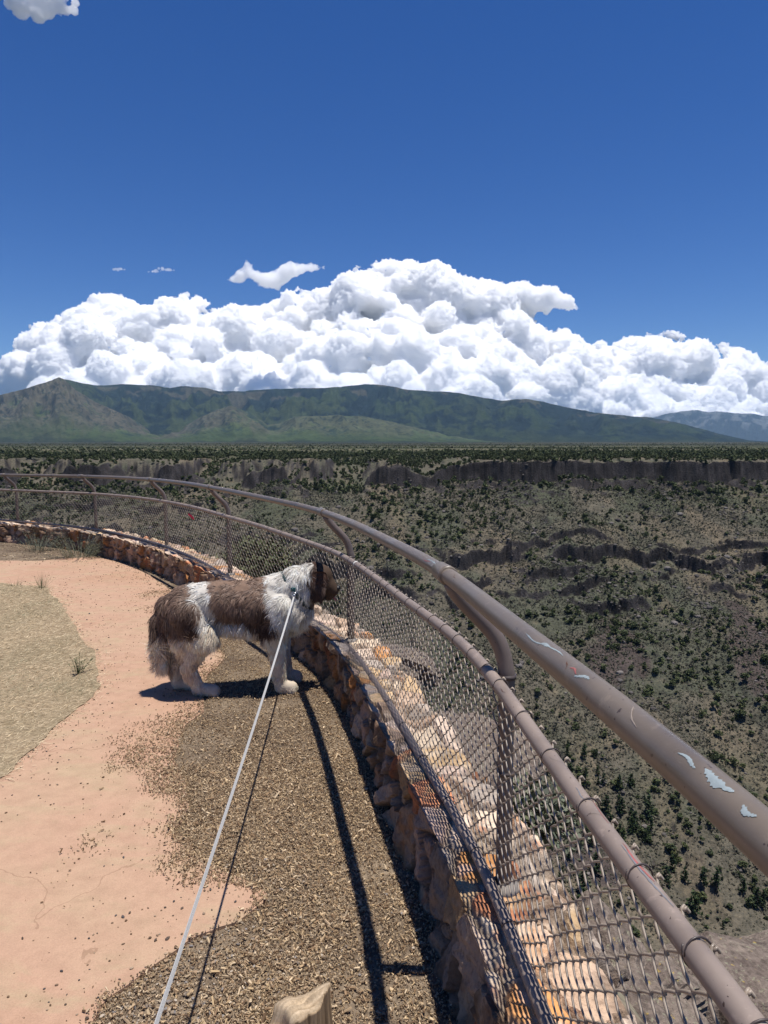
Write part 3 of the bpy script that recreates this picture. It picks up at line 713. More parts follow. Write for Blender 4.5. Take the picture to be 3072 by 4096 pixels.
def hfun(x, y):
    z, yp, cf = far_z(x, y)
    near = y < 240
    if near.any():
        P = np.c_[x[near], y[near]]; d, sg = dist_poly(P, FL2); d = np.where(sg > 0, -d, d)
        shelf = np.interp(d, [-99, .05, .32, .6, .95, 1.4, 2.2, 6, 14, 190, 999], [-.12, -.12, -.26, -.42, -.85, -2.6, -6, -22, -40, -160, -160])
        shelf = shelf + sstep(.3, .9, d) * (1 - sstep(8, 30, d)) * (.16 * fbm(P * .9, 4, 171) + .07 * ridged(P * 2.3, 3, 172) - .05) + sstep(8, 30, d) * 4 * fbm(P / 14, 3, 173)
        z[near] = np.where(sg > 0, -.12, np.maximum(shelf, z[near]))
    return z, yp, cf
ys = np.concatenate([np.linspace(-1.0, 6, 130), np.linspace(6.1, 20, 90), np.linspace(20.6, 185, 70), np.arange(187, 575, .72), 575 * (26000 / 575) ** np.linspace(0.003, 1, 150)])
aa = np.r_[np.linspace(-1.0, -.645, 60), np.linspace(-.64, .64, 840), np.linspace(.645, 1.0, 60)]
Xg = (aa[None] * (ys + 22)[:, None]) ; Yg = np.repeat(ys[:, None], len(aa), 1)
xf, yf = Xg.ravel(), Yg.ravel()
zf, yp, cf = hfun(xf, yf)
Zg = zf.reshape(Xg.shape)
gx = np.gradient(Zg, axis=1) / np.gradient(Xg, axis=1); gy = np.gradient(Zg, axis=0) / np.gradient(Yg, axis=0)
slope = np.hypot(gx, gy).ravel()
def hit(u, v):
    """point of the gorge seen at a photo pixel"""
    d = ray(u, v); y = np.concatenate([np.arange(190, 700, .5), np.arange(700, 6000, 10)])
    x = d[0] / d[1] * y; zr = CAM_H + d[2] / d[1] * y; z = far_z(x, y)[0]
    i = np.where(z > zr)[0]; i = i[0] if len(i) else -1
    return np.array([x[i], y[i], z[i]])
sand = np.array([.235, .185, .13]); sage = np.array([.104, .108, .079]); soil = np.array([.140, .126, .098]); rockc = np.array([.052, .046, .047]); green = np.array([.085, .095, .055])
q = np.c_[xf, yf]
n1 = fbm(q / 38, 4, 201); n2 = fbm(q / 9, 4, 202); n3 = fbm(np.c_[xf / 25, yf / 90], 4, 203)
col = soil + (sage - soil) * sstep(-.18, .22, n1 + .4 * n2)[:, None]
col = col + (sand - col) * (sstep(.12, .42, n3 + .35 * n2) * .45)[:, None]
upper = sstep(470, 520, yp) * (1 - sstep(548, 552, yp)) * sstep(-.25, .25, n1) * .3
col = col + (green - col) * upper[:, None]
rim = sstep(545, 557, yp) * (1 - sstep(610, 700, yp)); col = col + (sand * .9 - col) * (rim * sstep(.0, .5, n2 + n1 * .5) * .42 * (1 - sstep(.3, .55, slope)))[:, None]
plat = sstep(640, 760, yp); pc = np.array([.070, .075, .042]) * (1 + .35 * fbm(np.c_[xf / 300, yf / 160], 3, 211))[:, None]
band = sstep(.05, .3, fbm(np.c_[xf / 1800, yf / 300], 3, 212)); pc = pc + (np.array([.165, .15, .095]) - pc) * (band * sstep(900, 1300, yf) * .8)[:, None]
pc = pc + (np.array([.045, .055, .035]) - pc) * (sstep(.0, .25, fbm(np.c_[xf / 1500, yf / 700], 3, 213)) * .75 * sstep(2500, 3600, yf))[:, None]
col = col + (pc - col) * plat[:, None]
col = col * (1 - .45 * sstep(1800, 3000, yf) * (zf < 60))[:, None]
for (u, v, rx_, ry_) in ((2490, 2560, 13, 26), (2450, 2660, 12, 20), (3040, 2520, 12, 34), (3060, 2700, 14, 30), (2350, 3420, 15, 14)):
    h = hit(u, v); dd = np.hypot((xf - h[0]) / rx_, (yf - h[1]) / ry_) + .5 * n2
    col = col + (np.array([.105, .084, .078]) - col) * (1 - sstep(.7, 1.0, dd))[:, None]
steep = np.maximum(sstep(.85, 1.5, slope + .5 * n2), sstep(.5, .85, slope + .2 * n2) * (yp > 520) * (yp < 660)) * (yf > 185)
rk_ = rockc * (1 + .35 * n2 + .9 * np.clip(fbm(np.c_[xf / 4.5, yf / 40, zf / 9], 4, 206), -.6, 1))[:, None]; col = col + (rk_ - col) * steep[:, None]
nearm = (yf < 186) 
nc_ = np.array([.20, .155, .125]) * (1 + .3 * fbm(q * 2.5, 3, 221))[:, None]; nc_ = nc_ + (np.array([.30, .28, .21]) - nc_) * sstep(.05, .4, fbm(q * 5, 3, 222))[:, None]
col = np.where(nearm[:, None], nc_, col)
m, nt, b = mat('canyon_soil', .95, .08)
v = coords(nt)
a1 = noise(nt, v, .9, 5, .65); a2 = noise(nt, v, .16, 5, .6); a3 = noise(nt, v, 9.0, 5, .65)
c = mixc(nt, 1.0, attr(nt), ramp(nt, a1, [(.30, (.50, .52, .48)), (.5, (1, 1, 1)), (.70, (1.45, 1.40, 1.3))]), 'MULTIPLY')
c = mixc(nt, 1.0, c, ramp(nt, a2, [(.3, (.75, .76, .74)), (.7, (1.22, 1.2, 1.16))]), 'MULTIPLY')
c = mixc(nt, 1.0, c, ramp(nt, a3, [(.3, (.75, .75, .75)), (.7, (1.2, 1.2, 1.2))]), 'MULTIPLY')
L_(nt, c, b.inputs['Base Color']); bump(nt, b, a1, .9, .8)
terr = mesh('canyon_terrain', np.c_[xf, yf, zf], grid_faces(len(ys), len(aa)), m, col=np.clip(col, .01, 1), smooth=False); terr['kind'] = 'structure'
# a low apron carries the same level round behind and beside the view
def zat(x, y): return hfun(np.asarray(x, float), np.asarray(y, float))[0]

# ------------------------------------------------------------------ leaf-clump trees
M_LEAF, nt, b = mat('needle_foliage', .75, .15)
c = mixc(nt, 1.0, attr(nt), ramp(nt, objrand(nt), [(0, (.75, .78, .75)), (.5, (1, 1, 1)), (1, (1.3, 1.22, 1.05))]), 'MULTIPLY'); L_(nt, c, b.inputs['Base Color'])
M_BARK = flat('bark', (.13, .10, .08))
def leaf_quads(cen, size, seed, cols, flatz=.7):
    g = np.random.default_rng(seed); n = len(cen)
    d1 = g.normal(0, 1, (n, 3)); d1[:, 2] *= flatz; d1 /= np.linalg.norm(d1, axis=1)[:, None]
    d2 = np.cross(d1, g.normal(0, 1, (n, 3))); d2 /= np.linalg.norm(d2, axis=1)[:, None] + 1e-9
    sz = size * g.uniform(.6, 1.35, n)[:, None]
    V = np.stack([cen - d1 * sz - d2 * sz * .55, cen + d1 * sz * .75 - d2 * sz * .7, cen + d1 * sz + d2 * sz * .45, cen - d1 * sz * .6 + d2 * sz * .75], 1).reshape(-1, 3)
    return V, np.arange(4 * n).reshape(-1, 4), np.repeat(cols, 4, axis=0)
def juniper_cloud(seed, n):
    """points of a rounded, many-lobed crown of unit height"""
    g = np.random.default_rng(seed); L = g.integers(5, 9); C_ = []; 
    for i in range(L):
        a = g.uniform(0, 6.28); r = g.uniform(.05, .26); h = g.uniform(.2, .80); C_.append((r * math.cos(a), r * math.sin(a), h, g.uniform(.15, .24) * (1.15 - .35 * h)))
    C_ = np.array(C_); k = g.integers(0, L, n); d = g.normal(0, 1, (n, 3)); d /= np.linalg.norm(d, axis=1)[:, None]
    return C_[k, :3] + d * (C_[k, 3] * g.uniform(.55, 1.05, n) ** .6)[:, None] * np.array([1, 1, .95])
JG = [(.092, .112, .048), (.108, .126, .056), (.074, .094, .042), (.13, .144, .068), (.062, .078, .037)]
PG = [(.040, .066, .028), (.052, .078, .033), (.032, .054, .024), (.066, .088, .036)]
def pc_(n, pal, seed, var=.22):
    g = np.random.default_rng(seed); p = np.array(pal); return p[g.integers(0, len(p), n)] * (1 + g.uniform(-var, var, n))[:, None]
def juniper(seed, n=230, size=.075):
    p = juniper_cloud(seed, n); p[:, 2] = np.maximum(p[:, 2], .04)
    return leaf_quads(p, size, seed + 1, pc_(n, JG, seed + 2))
def pine_crown(seed, n=520):
    g = np.random.default_rng(seed); P = []
    whorls = 11
    for w_ in range(whorls):
        h = .18 + .80 * (w_ / (whorls - 1)) ** .9; R_ = .27 * (1 - h) ** .6 * (.8 + .4 * g.random()) + .03
        for b_ in range(g.integers(4, 7)):
            a = g.uniform(0, 6.28); l = R_ * g.uniform(.6, 1.15); kk = max(3, int(n * R_ / 9))
            t = g.uniform(.25, 1, kk); P.append(np.c_[np.cos(a) * l * t, np.sin(a) * l * t, h - .10 * l * t + g.normal(0, .012, kk)] + g.normal(0, .014, (kk, 3)))
    P = np.vstack(P); P = P[P[:, 2] < 1.0]
    return leaf_quads(P, .034, seed + 3, pc_(len(P), PG, seed + 4), .35)
JT = [juniper(300 + i * 10) for i in range(6)]
JM = [mesh('juniper_template_%d' % i, *t[:2], M_LEAF, col=t[2], link=False, smooth=False).data for i, t in enumerate(JT)]
for me_ in JM: me_.name = 'juniper'
PM = []
for i in range(4):
    t = pine_crown(500 + i * 10); cr = mesh('pine_crown', t[0], t[1], M_LEAF, col=t[2], link=False, smooth=False).data
    V, F = tube([[0, 0, -.03], [.004, 0, .3], [0, .004, .65], [0, 0, .97]], [.022, .017, .011, .003], 7); tr = mesh('pine_trunk', V, F, M_BARK, link=False).data
    PM.append((cr, tr))
def project(x, y, z):
    zc = y * _c - (z - CAM_H) * _s; yc = y * _s + (z - CAM_H) * _c
    return 1536 + FPX * x / zc, 2048 - FPX * yc / zc, zc
def slope_at(x, y, e=1.0):
    return np.hypot((zat(x + e, y) - zat(x - e, y)) / (2 * e), (zat(x, y + e) - zat(x, y - e)) / (2 * e))
g = np.random.default_rng(77)
n = 15000
Y = 205 + (560 - 205) * g.random(n) ** .8; X = g.uniform(-.66, .74, n) * (Y + 10)
dens = fbm(np.c_[X / 60, Y / 60], 3, 231) + .5 * fbm(np.c_[X / 14, Y / 14], 2, 232)
keep = g.random(n) < np.clip(.22 + 1.1 * dens + .25 * (Y < 260) + .25 * (Y > 470) + .15 * (X < -60), .03, .95)
X, Y = X[keep], Y[keep]; Z = zat(X, Y); sl = slope_at(X, Y); keep = sl < .95; X, Y, Z = X[keep], Y[keep], Z[keep]
U, Vv, ZC = project(X, Y, Z)
hgt = np.clip(g.lognormal(.78, .38, len(X)), 1.0, 5.2)
# pines crowd the bottom of the gorge
pp = fbm(np.c_[X / 40, Y / 40], 2, 241)
is_pine = (Y < 330) & (pp + (270 - Y) / 120 > .08) & (g.random(len(X)) < .5)
hgt = np.where(is_pine, g.uniform(3.0, 8.5, len(X)), hgt)
vis = (U > -40) & (U < 3112) & (Vv < 3950)
# hidden behind the near rail, wall or rock to the lower left?  only those right of the wall's outer edge can be seen
wall_u = np.interp(Vv, [1900, 2080, 2150, 2320, 2600, 2900, 3200, 3600, 4096], [-50, -50, 531, 930, 1405, 1608, 1800, 2260, 2560])
vis &= U > wall_u
def add_tree(i, pine):
    r = g.uniform(0, 6.28)
    if pine:
        cr, tr = PM[g.integers(0, 4)]
        o = empty('pine_tree', (X[i], Y[i], Z[i] - .1)); o.scale = (hgt[i] * g.uniform(.9, 1.25), hgt[i] * g.uniform(.9, 1.25), hgt[i]); o.rotation_euler = (0, 0, r)
        for nm, me_ in (('crown', cr), ('trunk', tr)):
            k = bpy.data.objects.new(nm, me_); C.objects.link(k); k.parent = o
        tag(o, 'dark green narrow pine standing low on the gorge slope below the railing', 'pine tree', 'pines low in the gorge')
    else:
        o = bpy.data.objects.new('juniper', JM[g.integers(0, 6)]); C.objects.link(o)
        o.location = (X[i], Y[i], Z[i] - .1); wd = g.uniform(1.0, 1.5); o.scale = (hgt[i] * wd, hgt[i] * wd * g.uniform(.85, 1.15), hgt[i]); o.rotation_euler = (0, 0, r)
        tag(o, 'rounded dark green juniper dotted on the far canyon slope', 'juniper', 'junipers on the canyon slope')
big = hgt / ZC
order = np.argsort(-np.where(vis, big, -1))
ind = set(); cnt = {True: 0, False: 0}
for i in order:
    k = bool(is_pine[i])
    if not vis[i]: break
    if cnt[k] < (140 if k else 290): cnt[k] += 1; ind.add(int(i)); add_tree(i, k)
rest = np.array([i for i in range(len(X)) if i not in ind])
def bake(temps, X, Y, Z, S, W, name, m, label, cat, colvar=.3):
    mb = MB(); k = g.integers(0, len(temps), len(X))
    for t in range(len(temps)):
        V, F, K = temps[t]; j = np.where(k == t)[0]
        if not len(j): continue
        a = g.uniform(0, 6.28, len(j)); c, s_ = np.cos(a)[:, None], np.sin(a)[:, None]
        wv = (S[j] * W[j])[:, None]
        P = np.stack([(V[None, :, 0] * c - V[None, :, 1] * s_) * wv + X[j][:, None], (V[None, :, 0] * s_ + V[None, :, 1] * c) * wv + Y[j][:, None], V[None, :, 2] * S[j][:, None] + Z[j][:, None]], -1).reshape(-1, 3)
        FF = (np.arange(len(j))[:, None, None] * len(V) + F[None]).reshape(-1, F.shape[1])
        cc = (K[None] * (1 + g.uniform(-colvar, colvar, len(j)))[:, None, None]).reshape(-1, 3)
        mb.add(P, FF, cc)
    ob = mb.build(name, m, smooth=False); tag(ob, label, cat, kind='stuff'); return ob
M_LEAF2, nt, b = mat('far_foliage', .8, .12); L_(nt, attr(nt), b.inputs['Base Color'])
JT2 = [juniper(700 + i * 10, 60, .13) for i in range(8)]
JT3 = [juniper(900 + i * 10, 26, .19) for i in range(8)]
bake(JT2, X[rest], Y[rest], Z[rest] - .1, hgt[rest] * np.where(is_pine[rest], .6, 1), g.uniform(1, 1.5, len(rest)), 'canyon_woodland', M_LEAF2, 'scattered junipers too many to count across the gorge slopes', 'woodland')
# sage scrub over the slopes
n = 215000
Y2 = 200 + (556 - 200) * g.random(n) ** .75; X2 = g.uniform(-.64, .70, n) * (Y2 + 10)
dn = fbm(np.c_[X2 / 22, Y2 / 22], 3, 251); kp = g.random(n) < np.clip(.68 + 1.1 * dn, .12, 1)
X2, Y2 = X2[kp], Y2[kp]; Z2 = zat(X2, Y2); kp = slope_at(X2, Y2) < 1.0; X2, Y2, Z2 = X2[kp], Y2[kp], Z2[kp]
def scrub(seed, pal, n=9):
    gg = np.random.default_rng(seed); p = gg.normal(0, .26, (n, 3)); p[:, 2] = np.abs(p[:, 2]) + .22
    return leaf_quads(p, .34, seed + 1, pc_(n, pal, seed + 2))
SC1 = [(.115, .118, .078), (.135, .132, .092), (.090, .098, .06), (.165, .152, .11), (.12, .10, .08)]
bake([scrub(1000 + i * 7, SC1) for i in range(8)], X2, Y2, Z2 - .05, np.clip(g.lognormal(-.72, .42, len(X2)), .22, 1.5), g.uniform(.9, 1.4, len(X2)), 'sage_scrub', M_LEAF2, 'grey green sage scrub covering the gorge slopes', 'scrub')
# the rim and the plateau beyond
n = 19000
Y3 = 540 + 346 * g.random(n) ** 1.2; X3 = g.uniform(-.66, .78, n) * Y3
kp = g.random(n) < np.clip(.6 + 1.0 * fbm(np.c_[X3 / 45, Y3 / 45], 3, 261) + .5 * sstep(590, 660, Y3), .08, 1); X3, Y3 = X3[kp], Y3[kp]
Z3 = zat(X3, Y3); kp = slope_at(X3, Y3) < .75; X3, Y3, Z3 = X3[kp], Y3[kp], Z3[kp]
H3 = np.clip(g.lognormal(.98, .36, len(X3)), 1.2, 5.6)
bake(JT2, X3, Y3, Z3 - .1, H3, g.uniform(.9, 1.35, len(X3)), 'rim_woodland', M_LEAF2, 'dense dark piñon and juniper wood along the far canyon rim', 'woodland')
n = 24000
Y4 = 880 * (6900 / 880) ** g.random(n); X4 = g.uniform(-.68, .80, n) * Y4
kp = g.random(n) < np.clip(.42 + 1.4 * fbm(np.c_[X4 / 420, Y4 / 260], 3, 271), .03, 1); X4, Y4 = X4[kp], Y4[kp]; Z4 = zat(X4, Y4)
bake(JT3, X4, Y4, Z4 - .1, np.clip(g.lognormal(.9, .3, len(X4)), 1.2, 4.5), g.uniform(1.1, 1.8, len(X4)), 'plateau_woodland', M_LEAF2, 'far dark trees speckling the plateau below the mountains', 'woodland')
# fallen basalt blocks on the slopes
def rock_mesh(seed, sub=3, sharp=.30, fr=1.6):
    V, F = ICO[sub]; V = V * np.array([1.0, .8, .62])
    f1, f2, cid = worley(V * fr + seed * 3.7, seed)
    d = 1 + .30 * (cid - .5) + sharp * (.35 - f1) * .8 + .14 * fbm(V * 2.5 + seed, 4, seed)
    return V * d[:, None], F
n = 20000
Y5 = 215 + 338 * g.random(n) ** .7; X5 = g.uniform(-.62, .68, n) * (Y5 + 10)
rk = fbm(np.c_[X5 / 18, Y5 / 18], 3, 281); kp = g.random(n) < np.clip(.12 + 1.5 * (rk - .05) + .5 * np.exp(-((Y5 - 425) / 26) ** 2) * (X5 > -90), .03, 1); X5, Y5 = X5[kp], Y5[kp]; Z5 = zat(X5, Y5)
RK = []
for i in range(5):
    V, F = rock_mesh(40 + i, 2); RK.append((V * np.array([1, 1, 1]), F, np.tile(np.array([.13, .115, .105]) * (1 + .2 * (i - 2) / 2), (len(V), 1))))
bake(RK, X5, Y5, Z5 + .1, np.clip(g.lognormal(-.55, .55, len(X5)), .25, 2.6), np.ones(len(X5)), 'basalt_rubble', M_LEAF2, 'grey basalt blocks and rubble fallen down the gorge slopes', 'rubble', .45)

# ------------------------------------------------------------------ rocks and shrubs just beyond the fence
m, nt, b = mat('lichen_basalt', .92, .12)
v = coords(nt); n1 = noise(nt, v, 7, 6, .65); n2 = noise(nt, v, 34, 5, .7); n3 = noise(nt, v, 38, 6, .7, .5)
c = ramp(nt, n1, [(.3, (.12, .092, .078)), (.5, (.19, .15, .125)), (.7, (.26, .21, .17))])
c = mixc(nt, 1.0, c, ramp(nt, n2, [(.3, (.45, .45, .45)), (.55, (1.05, 1.05, 1.05)), (.75, (1.3, 1.3, 1.28))]), 'MULTIPLY')
c = mixc(nt, ramp(nt, n3, [(.56, (0, 0, 0)), (.64, (.75, .75, .75))]), c, (.30, .29, .20))
n4 = noise(nt, v, 29, 3, .6); c = mixc(nt, ramp(nt, n4, [(.67, (0, 0, 0)), (.70, (.8, .8, .8))]), c, (.42, .30, .09))
L_(nt, c, b.inputs['Base Color']); bump(nt, b, mth(nt, 'ADD', n2, n1), .8, .03); M_ROCK = m
def boulder(q, z, r, sc, seed, rz, label):
    p = at_z(*q, z); V, F = rock_mesh(seed, 5, .34, 1.6)
    fine = fbm(V * 7 + seed, 4, seed + 50); V = V * (1 + .07 * fine + .025 * fbm(V * 22 + seed, 3, seed + 70))[:, None]
    ob = mesh('boulder', V * r * np.array(sc), F, M_ROCK, smooth=False); ob.location = p - np.array([0, 0, r * sc[2] * .45]); ob.rotation_euler = (0, 0, rz)
    tag(ob, label, 'boulder')
boulder((3040, 4130), -.86, .90, (1.15, 1.0, .75), 3, .3, 'largest lichen spotted basalt boulder below the railing in the lower right corner')
boulder((2375, 3720), -.38, .30, (.62, 1.3, .9), 8, -.25, 'tall narrow boulder with yellow green lichen outside the nearest chain link panel')
boulder((2480, 3960), -.45, .36, (.9, 1.2, .7), 12, .5, 'dark pitted rock between the wall stones and the largest boulder')
boulder((1830, 2950), -.42, .62, (1.0, 1.35, .8), 15, .2, 'purplish brown rock outcrop behind the second nearest chain link panel')
boulder((1560, 2620), -.38, .52, (1.0, 1.2, .8), 21, -.3, 'pale grey brown boulder beyond the mesh right of the dog')
def shrub(q, z, r, n, pal, label, seed):
    p = at_z(*q, z); gg = np.random.default_rng(seed); mb = MB()
    d = gg.normal(0, 1, (n, 3)); d[:, 2] = np.abs(d[:, 2]); d /= np.linalg.norm(d, axis=1)[:, None]
    cpt = d * (r * gg.uniform(.35, 1.05, n) * (1 + .25 * vnoise(d * 3 + seed, seed)))[:, None]
    mb.add(*leaf_quads(cpt, r * .055, seed + 1, pc_(n, pal, seed + 2), .9))
    st_ = MB(); col_ = []
    for i in range(26):
        e = d[i] * r * .9; st_.add(*tube([[0, 0, -.05], e * .5 + [0, 0, .02], e], [r * .02, r * .014, r * .006], 5))
    ro = empty('shrub', p); mb.build('foliage', M_BLADE, ro, False); st_.build('stems', M_BARK, ro); tag(ro, label, 'shrub')
shrub((1030, 2290), -.25, .55, 2600, [(.10, .115, .05), (.13, .145, .06), (.17, .17, .085), (.08, .095, .04)], 'leafy olive green bush seen through the chain link above the dog', 5)
shrub((2130, 3330), -.30, .26, 1500, SAGE + [(.15, .17, .09)], 'grey green sagebrush outside the mesh just right of the nearest post', 6)
shrub((1690, 2830), -.3, .16, 500, SAGE, 'small sage plant between the two rocks outside the mesh', 9)
# ================================================================== mountains
K = 3072 / 1659.0
def tan_v(v): d = ray(1536, v * K); return d[2] / d[1]
def build_range(name, sil, yb, yr, zb, cols_fn, seed, spur=10, rows=190, ncol=1700, carve=.55, rough_px=.5, pw=1.2, m=None, a0=-.98, a1=.98):
    a = np.linspace(a0, a1, ncol)
    su = (np.array([p[0] for p in sil]) * K - 1536) / FPX; sm = np.array([tan_v(p[1]) for p in sil])
    # sight lines are tilted, so the same photo column keeps x/y up to a small factor
    H = CAM_H + np.interp(a, su / _c * 1.0, sm) * yr
    H = H + (fbm(np.c_[a * 60, a * 0], 4, seed + 3) * 1.5 + rough_px * fbm(np.c_[a * 420, a * 0], 2, seed + 4)) * yr / 1534 * sstep(zb + 20, zb + 200, H)
    t = np.r_[np.linspace(0, 1, rows), 1.06, 1.2, 1.5]
    A, T = np.meshgrid(a, t)
    af, tf = A.ravel(), T.ravel(); tc = np.clip(tf, 0, 1)
    wp = .35 * fbm(np.c_[af * spur * .6, tc * 1.5], 3, seed)
    s1 = ridged(np.c_[af * spur + wp + .25 * tc, tc * 1.1], 4, seed + 1); s2 = ridged(np.c_[af * spur * 3.1 + 2 * wp, tc * 2.6], 4, seed + 2)
    sv = .62 * s1 + .38 * s2; sv = (sv - .55) / .35
    prof = tc ** pw
    carve_w = np.clip(4 * tc * (1 - tc), 0, 1) ** .7
    shp = np.clip(prof * (1 + carve * .55 * np.clip(sv, -1.2, 1.1) * carve_w), 0, None)
    Hf = np.tile(H, len(t)); lim = (yb + (yr - yb) * tc) / yr * .97 + .03 * tc
    shp = np.minimum(shp, lim)
    z = zb + (Hf - zb) * shp
    z = np.where(tf > 1, zb + (Hf - zb) * (1 - 1.4 * (tf - 1)), z)
    y = yb + (yr - yb) * tf; x = af * y
    c = cols_fn(af, tc, sv, x, y, z)
    ob = mesh(name, np.c_[x, y, z], grid_faces(len(t), ncol), m, col=np.clip(c, .004, 1)); ob['kind'] = 'structure'
    return ob
def mountain_mat(name, sc, lo, hi, bs):
    m, nt, b = mat(name, .95, .03); v = coords(nt)
    n1 = noise(nt, v, sc, 6, .7); n2 = noise(nt, v, sc / 6, 5, .6)
    c = mixc(nt, 1.0, attr(nt), ramp(nt, n1, [(.32, lo), (.5, (1, 1, 1)), (.68, hi)]), 'MULTIPLY')
    c = mixc(nt, 1.0, c, ramp(nt, n2, [(.3, (.8, .8, .8)), (.7, (1.2, 1.2, 1.2))]), 'MULTIPLY')
    L_(nt, c, b.inputs['Base Color']); bump(nt, b, n1, .8, bs); return m
FOREST = np.array([.013, .021, .019]); OLIVE = np.array([.088, .115, .046]); MAUVE = np.array([.122, .102, .083]); LGREEN = np.array([.068, .10, .034]); TAN = np.array([.16, .135, .085])
def col_back(a, t, sv, x, y, z):
    n = fbm(np.c_[a * 22, t * 5], 4, 311); n2 = fbm(np.c_[a * 90, t * 22], 3, 312)
    c = np.tile(FOREST, (len(a), 1)) * (1 + .5 * n2)[:, None]
    rd = sstep(.15, .55, sv + .6 * n2) * (.3 + .7 * (1 - sstep(.75, .95, t))) * (1 - .55 * sstep(.0, .25, a)); c = c + (OLIVE * .55 - c) * (rd * .75)[:, None]
    gp = sstep(.24, .44, n + .35 * n2) * (.35 + .65 * (t < .8)); c = c + (LGREEN * .55 - c) * (gp * .5)[:, None]
    bald = sstep(.27, .36, fbm(np.c_[a * 34 + 4, t * 9], 3, 313) + .25 * (t > .86) - .04) * (t > .8) * (t < .985); c = c + (TAN - c) * (bald * .35)[:, None]
    lowl = (1 - sstep(.05, .22, t + .1 * n)) * .5; c = c + (OLIVE * .4 - c) * lowl[:, None]
    return c
def col_front(a, t, sv, x, y, z):
    n = fbm(np.c_[a * 16, t * 4], 4, 321); n2 = fbm(np.c_[a * 70, t * 18], 3, 322)
    left = 1 - sstep(-.30, -.10, a + .08 * n)
    c = OLIVE + (MAUVE - OLIVE) * np.clip(sstep(-.15, .2, n + .6 * sv + .35 * left - .05 + .4 * (t - .5)) * (.40 + .38 * left), 0, 1)[:, None]
    c = c + (LGREEN - c) * (sstep(.0, .5, -sv * .5 + n2 - .1) * .75)[:, None]
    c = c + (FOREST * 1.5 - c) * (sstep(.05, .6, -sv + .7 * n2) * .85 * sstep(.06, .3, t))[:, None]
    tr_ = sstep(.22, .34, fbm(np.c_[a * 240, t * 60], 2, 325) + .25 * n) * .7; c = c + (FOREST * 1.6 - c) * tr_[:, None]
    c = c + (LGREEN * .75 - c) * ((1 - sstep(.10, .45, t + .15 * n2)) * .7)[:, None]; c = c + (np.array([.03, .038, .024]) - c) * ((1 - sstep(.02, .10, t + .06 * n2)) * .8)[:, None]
    return c * (.86 + .25 * n2)[:, None]
def col_far(a, t, sv, x, y, z):
    n2 = fbm(np.c_[a * 120, t * 16], 3, 331)
    c = np.tile(np.array([.035, .042, .040]), (len(a), 1)); sn = sstep(.10, .28, fbm(np.c_[a * 75, t * 9], 4, 332) + .2 * (t > .75) - .02) * sstep(.42, .6, t)
    return c + (np.array([.34, .34, .33]) - c) * (sn * .3)[:, None]
SIL_B = [(-300, 862), (-40, 862), (60, 846), (140, 818), (165, 822), (190, 828), (215, 832), (280, 830), (330, 832), (375, 838), (410, 834), (450, 838), (480, 845), (530, 845), (570, 842), (620, 840), (680, 838), (740, 836), (790, 830), (830, 832), (880, 842), (930, 845), (990, 848), (1040, 860), (1080, 865), (1130, 862), (1170, 868), (1220, 880), (1280, 892), (1340, 897), (1400, 902), (1450, 912), (1500, 925), (1560, 940), (1610, 951), (1700, 957), (2100, 958)]
SIL_F = [(-300, 868), (-100, 868), (0, 857), (60, 842), (105, 828), (140, 815), (152, 820), (175, 842), (205, 862), (240, 880), (285, 900), (330, 930), (350, 938), (390, 930), (430, 905), (470, 886), (505, 876), (535, 888), (560, 902), (580, 917), (605, 915), (640, 900), (680, 898), (730, 897), (790, 900), (850, 912), (930, 931), (1000, 943), (1060, 952), (1120, 957), (1300, 960), (2100, 960)]
SIL_D = [(1180, 955), (1300, 930), (1360, 912), (1410, 900), (1440, 892), (1470, 888), (1495, 886), (1520, 890), (1545, 889), (1575, 893), (1610, 893), (1635, 898), (1659, 900), (1750, 892), (1900, 905), (2100, 930)]
build_range('mountains', SIL_B, 7600, 11500, 14, col_back, 401, 11, m=mountain_mat('forest_mountain', .022, (.5, .55, .5), (1.7, 1.6, 1.5), 14), carve=1.0)
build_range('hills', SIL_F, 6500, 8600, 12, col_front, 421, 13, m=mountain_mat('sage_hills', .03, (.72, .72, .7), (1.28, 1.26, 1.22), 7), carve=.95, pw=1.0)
build_range('distant_mountains', SIL_D, 21000, 25000, 0, col_far, 441, 16, m=mountain_mat('far_mountain', .008, (.7, .7, .7), (1.4, 1.4, 1.4), 30), rows=70, carve=.7, a0=-.1)
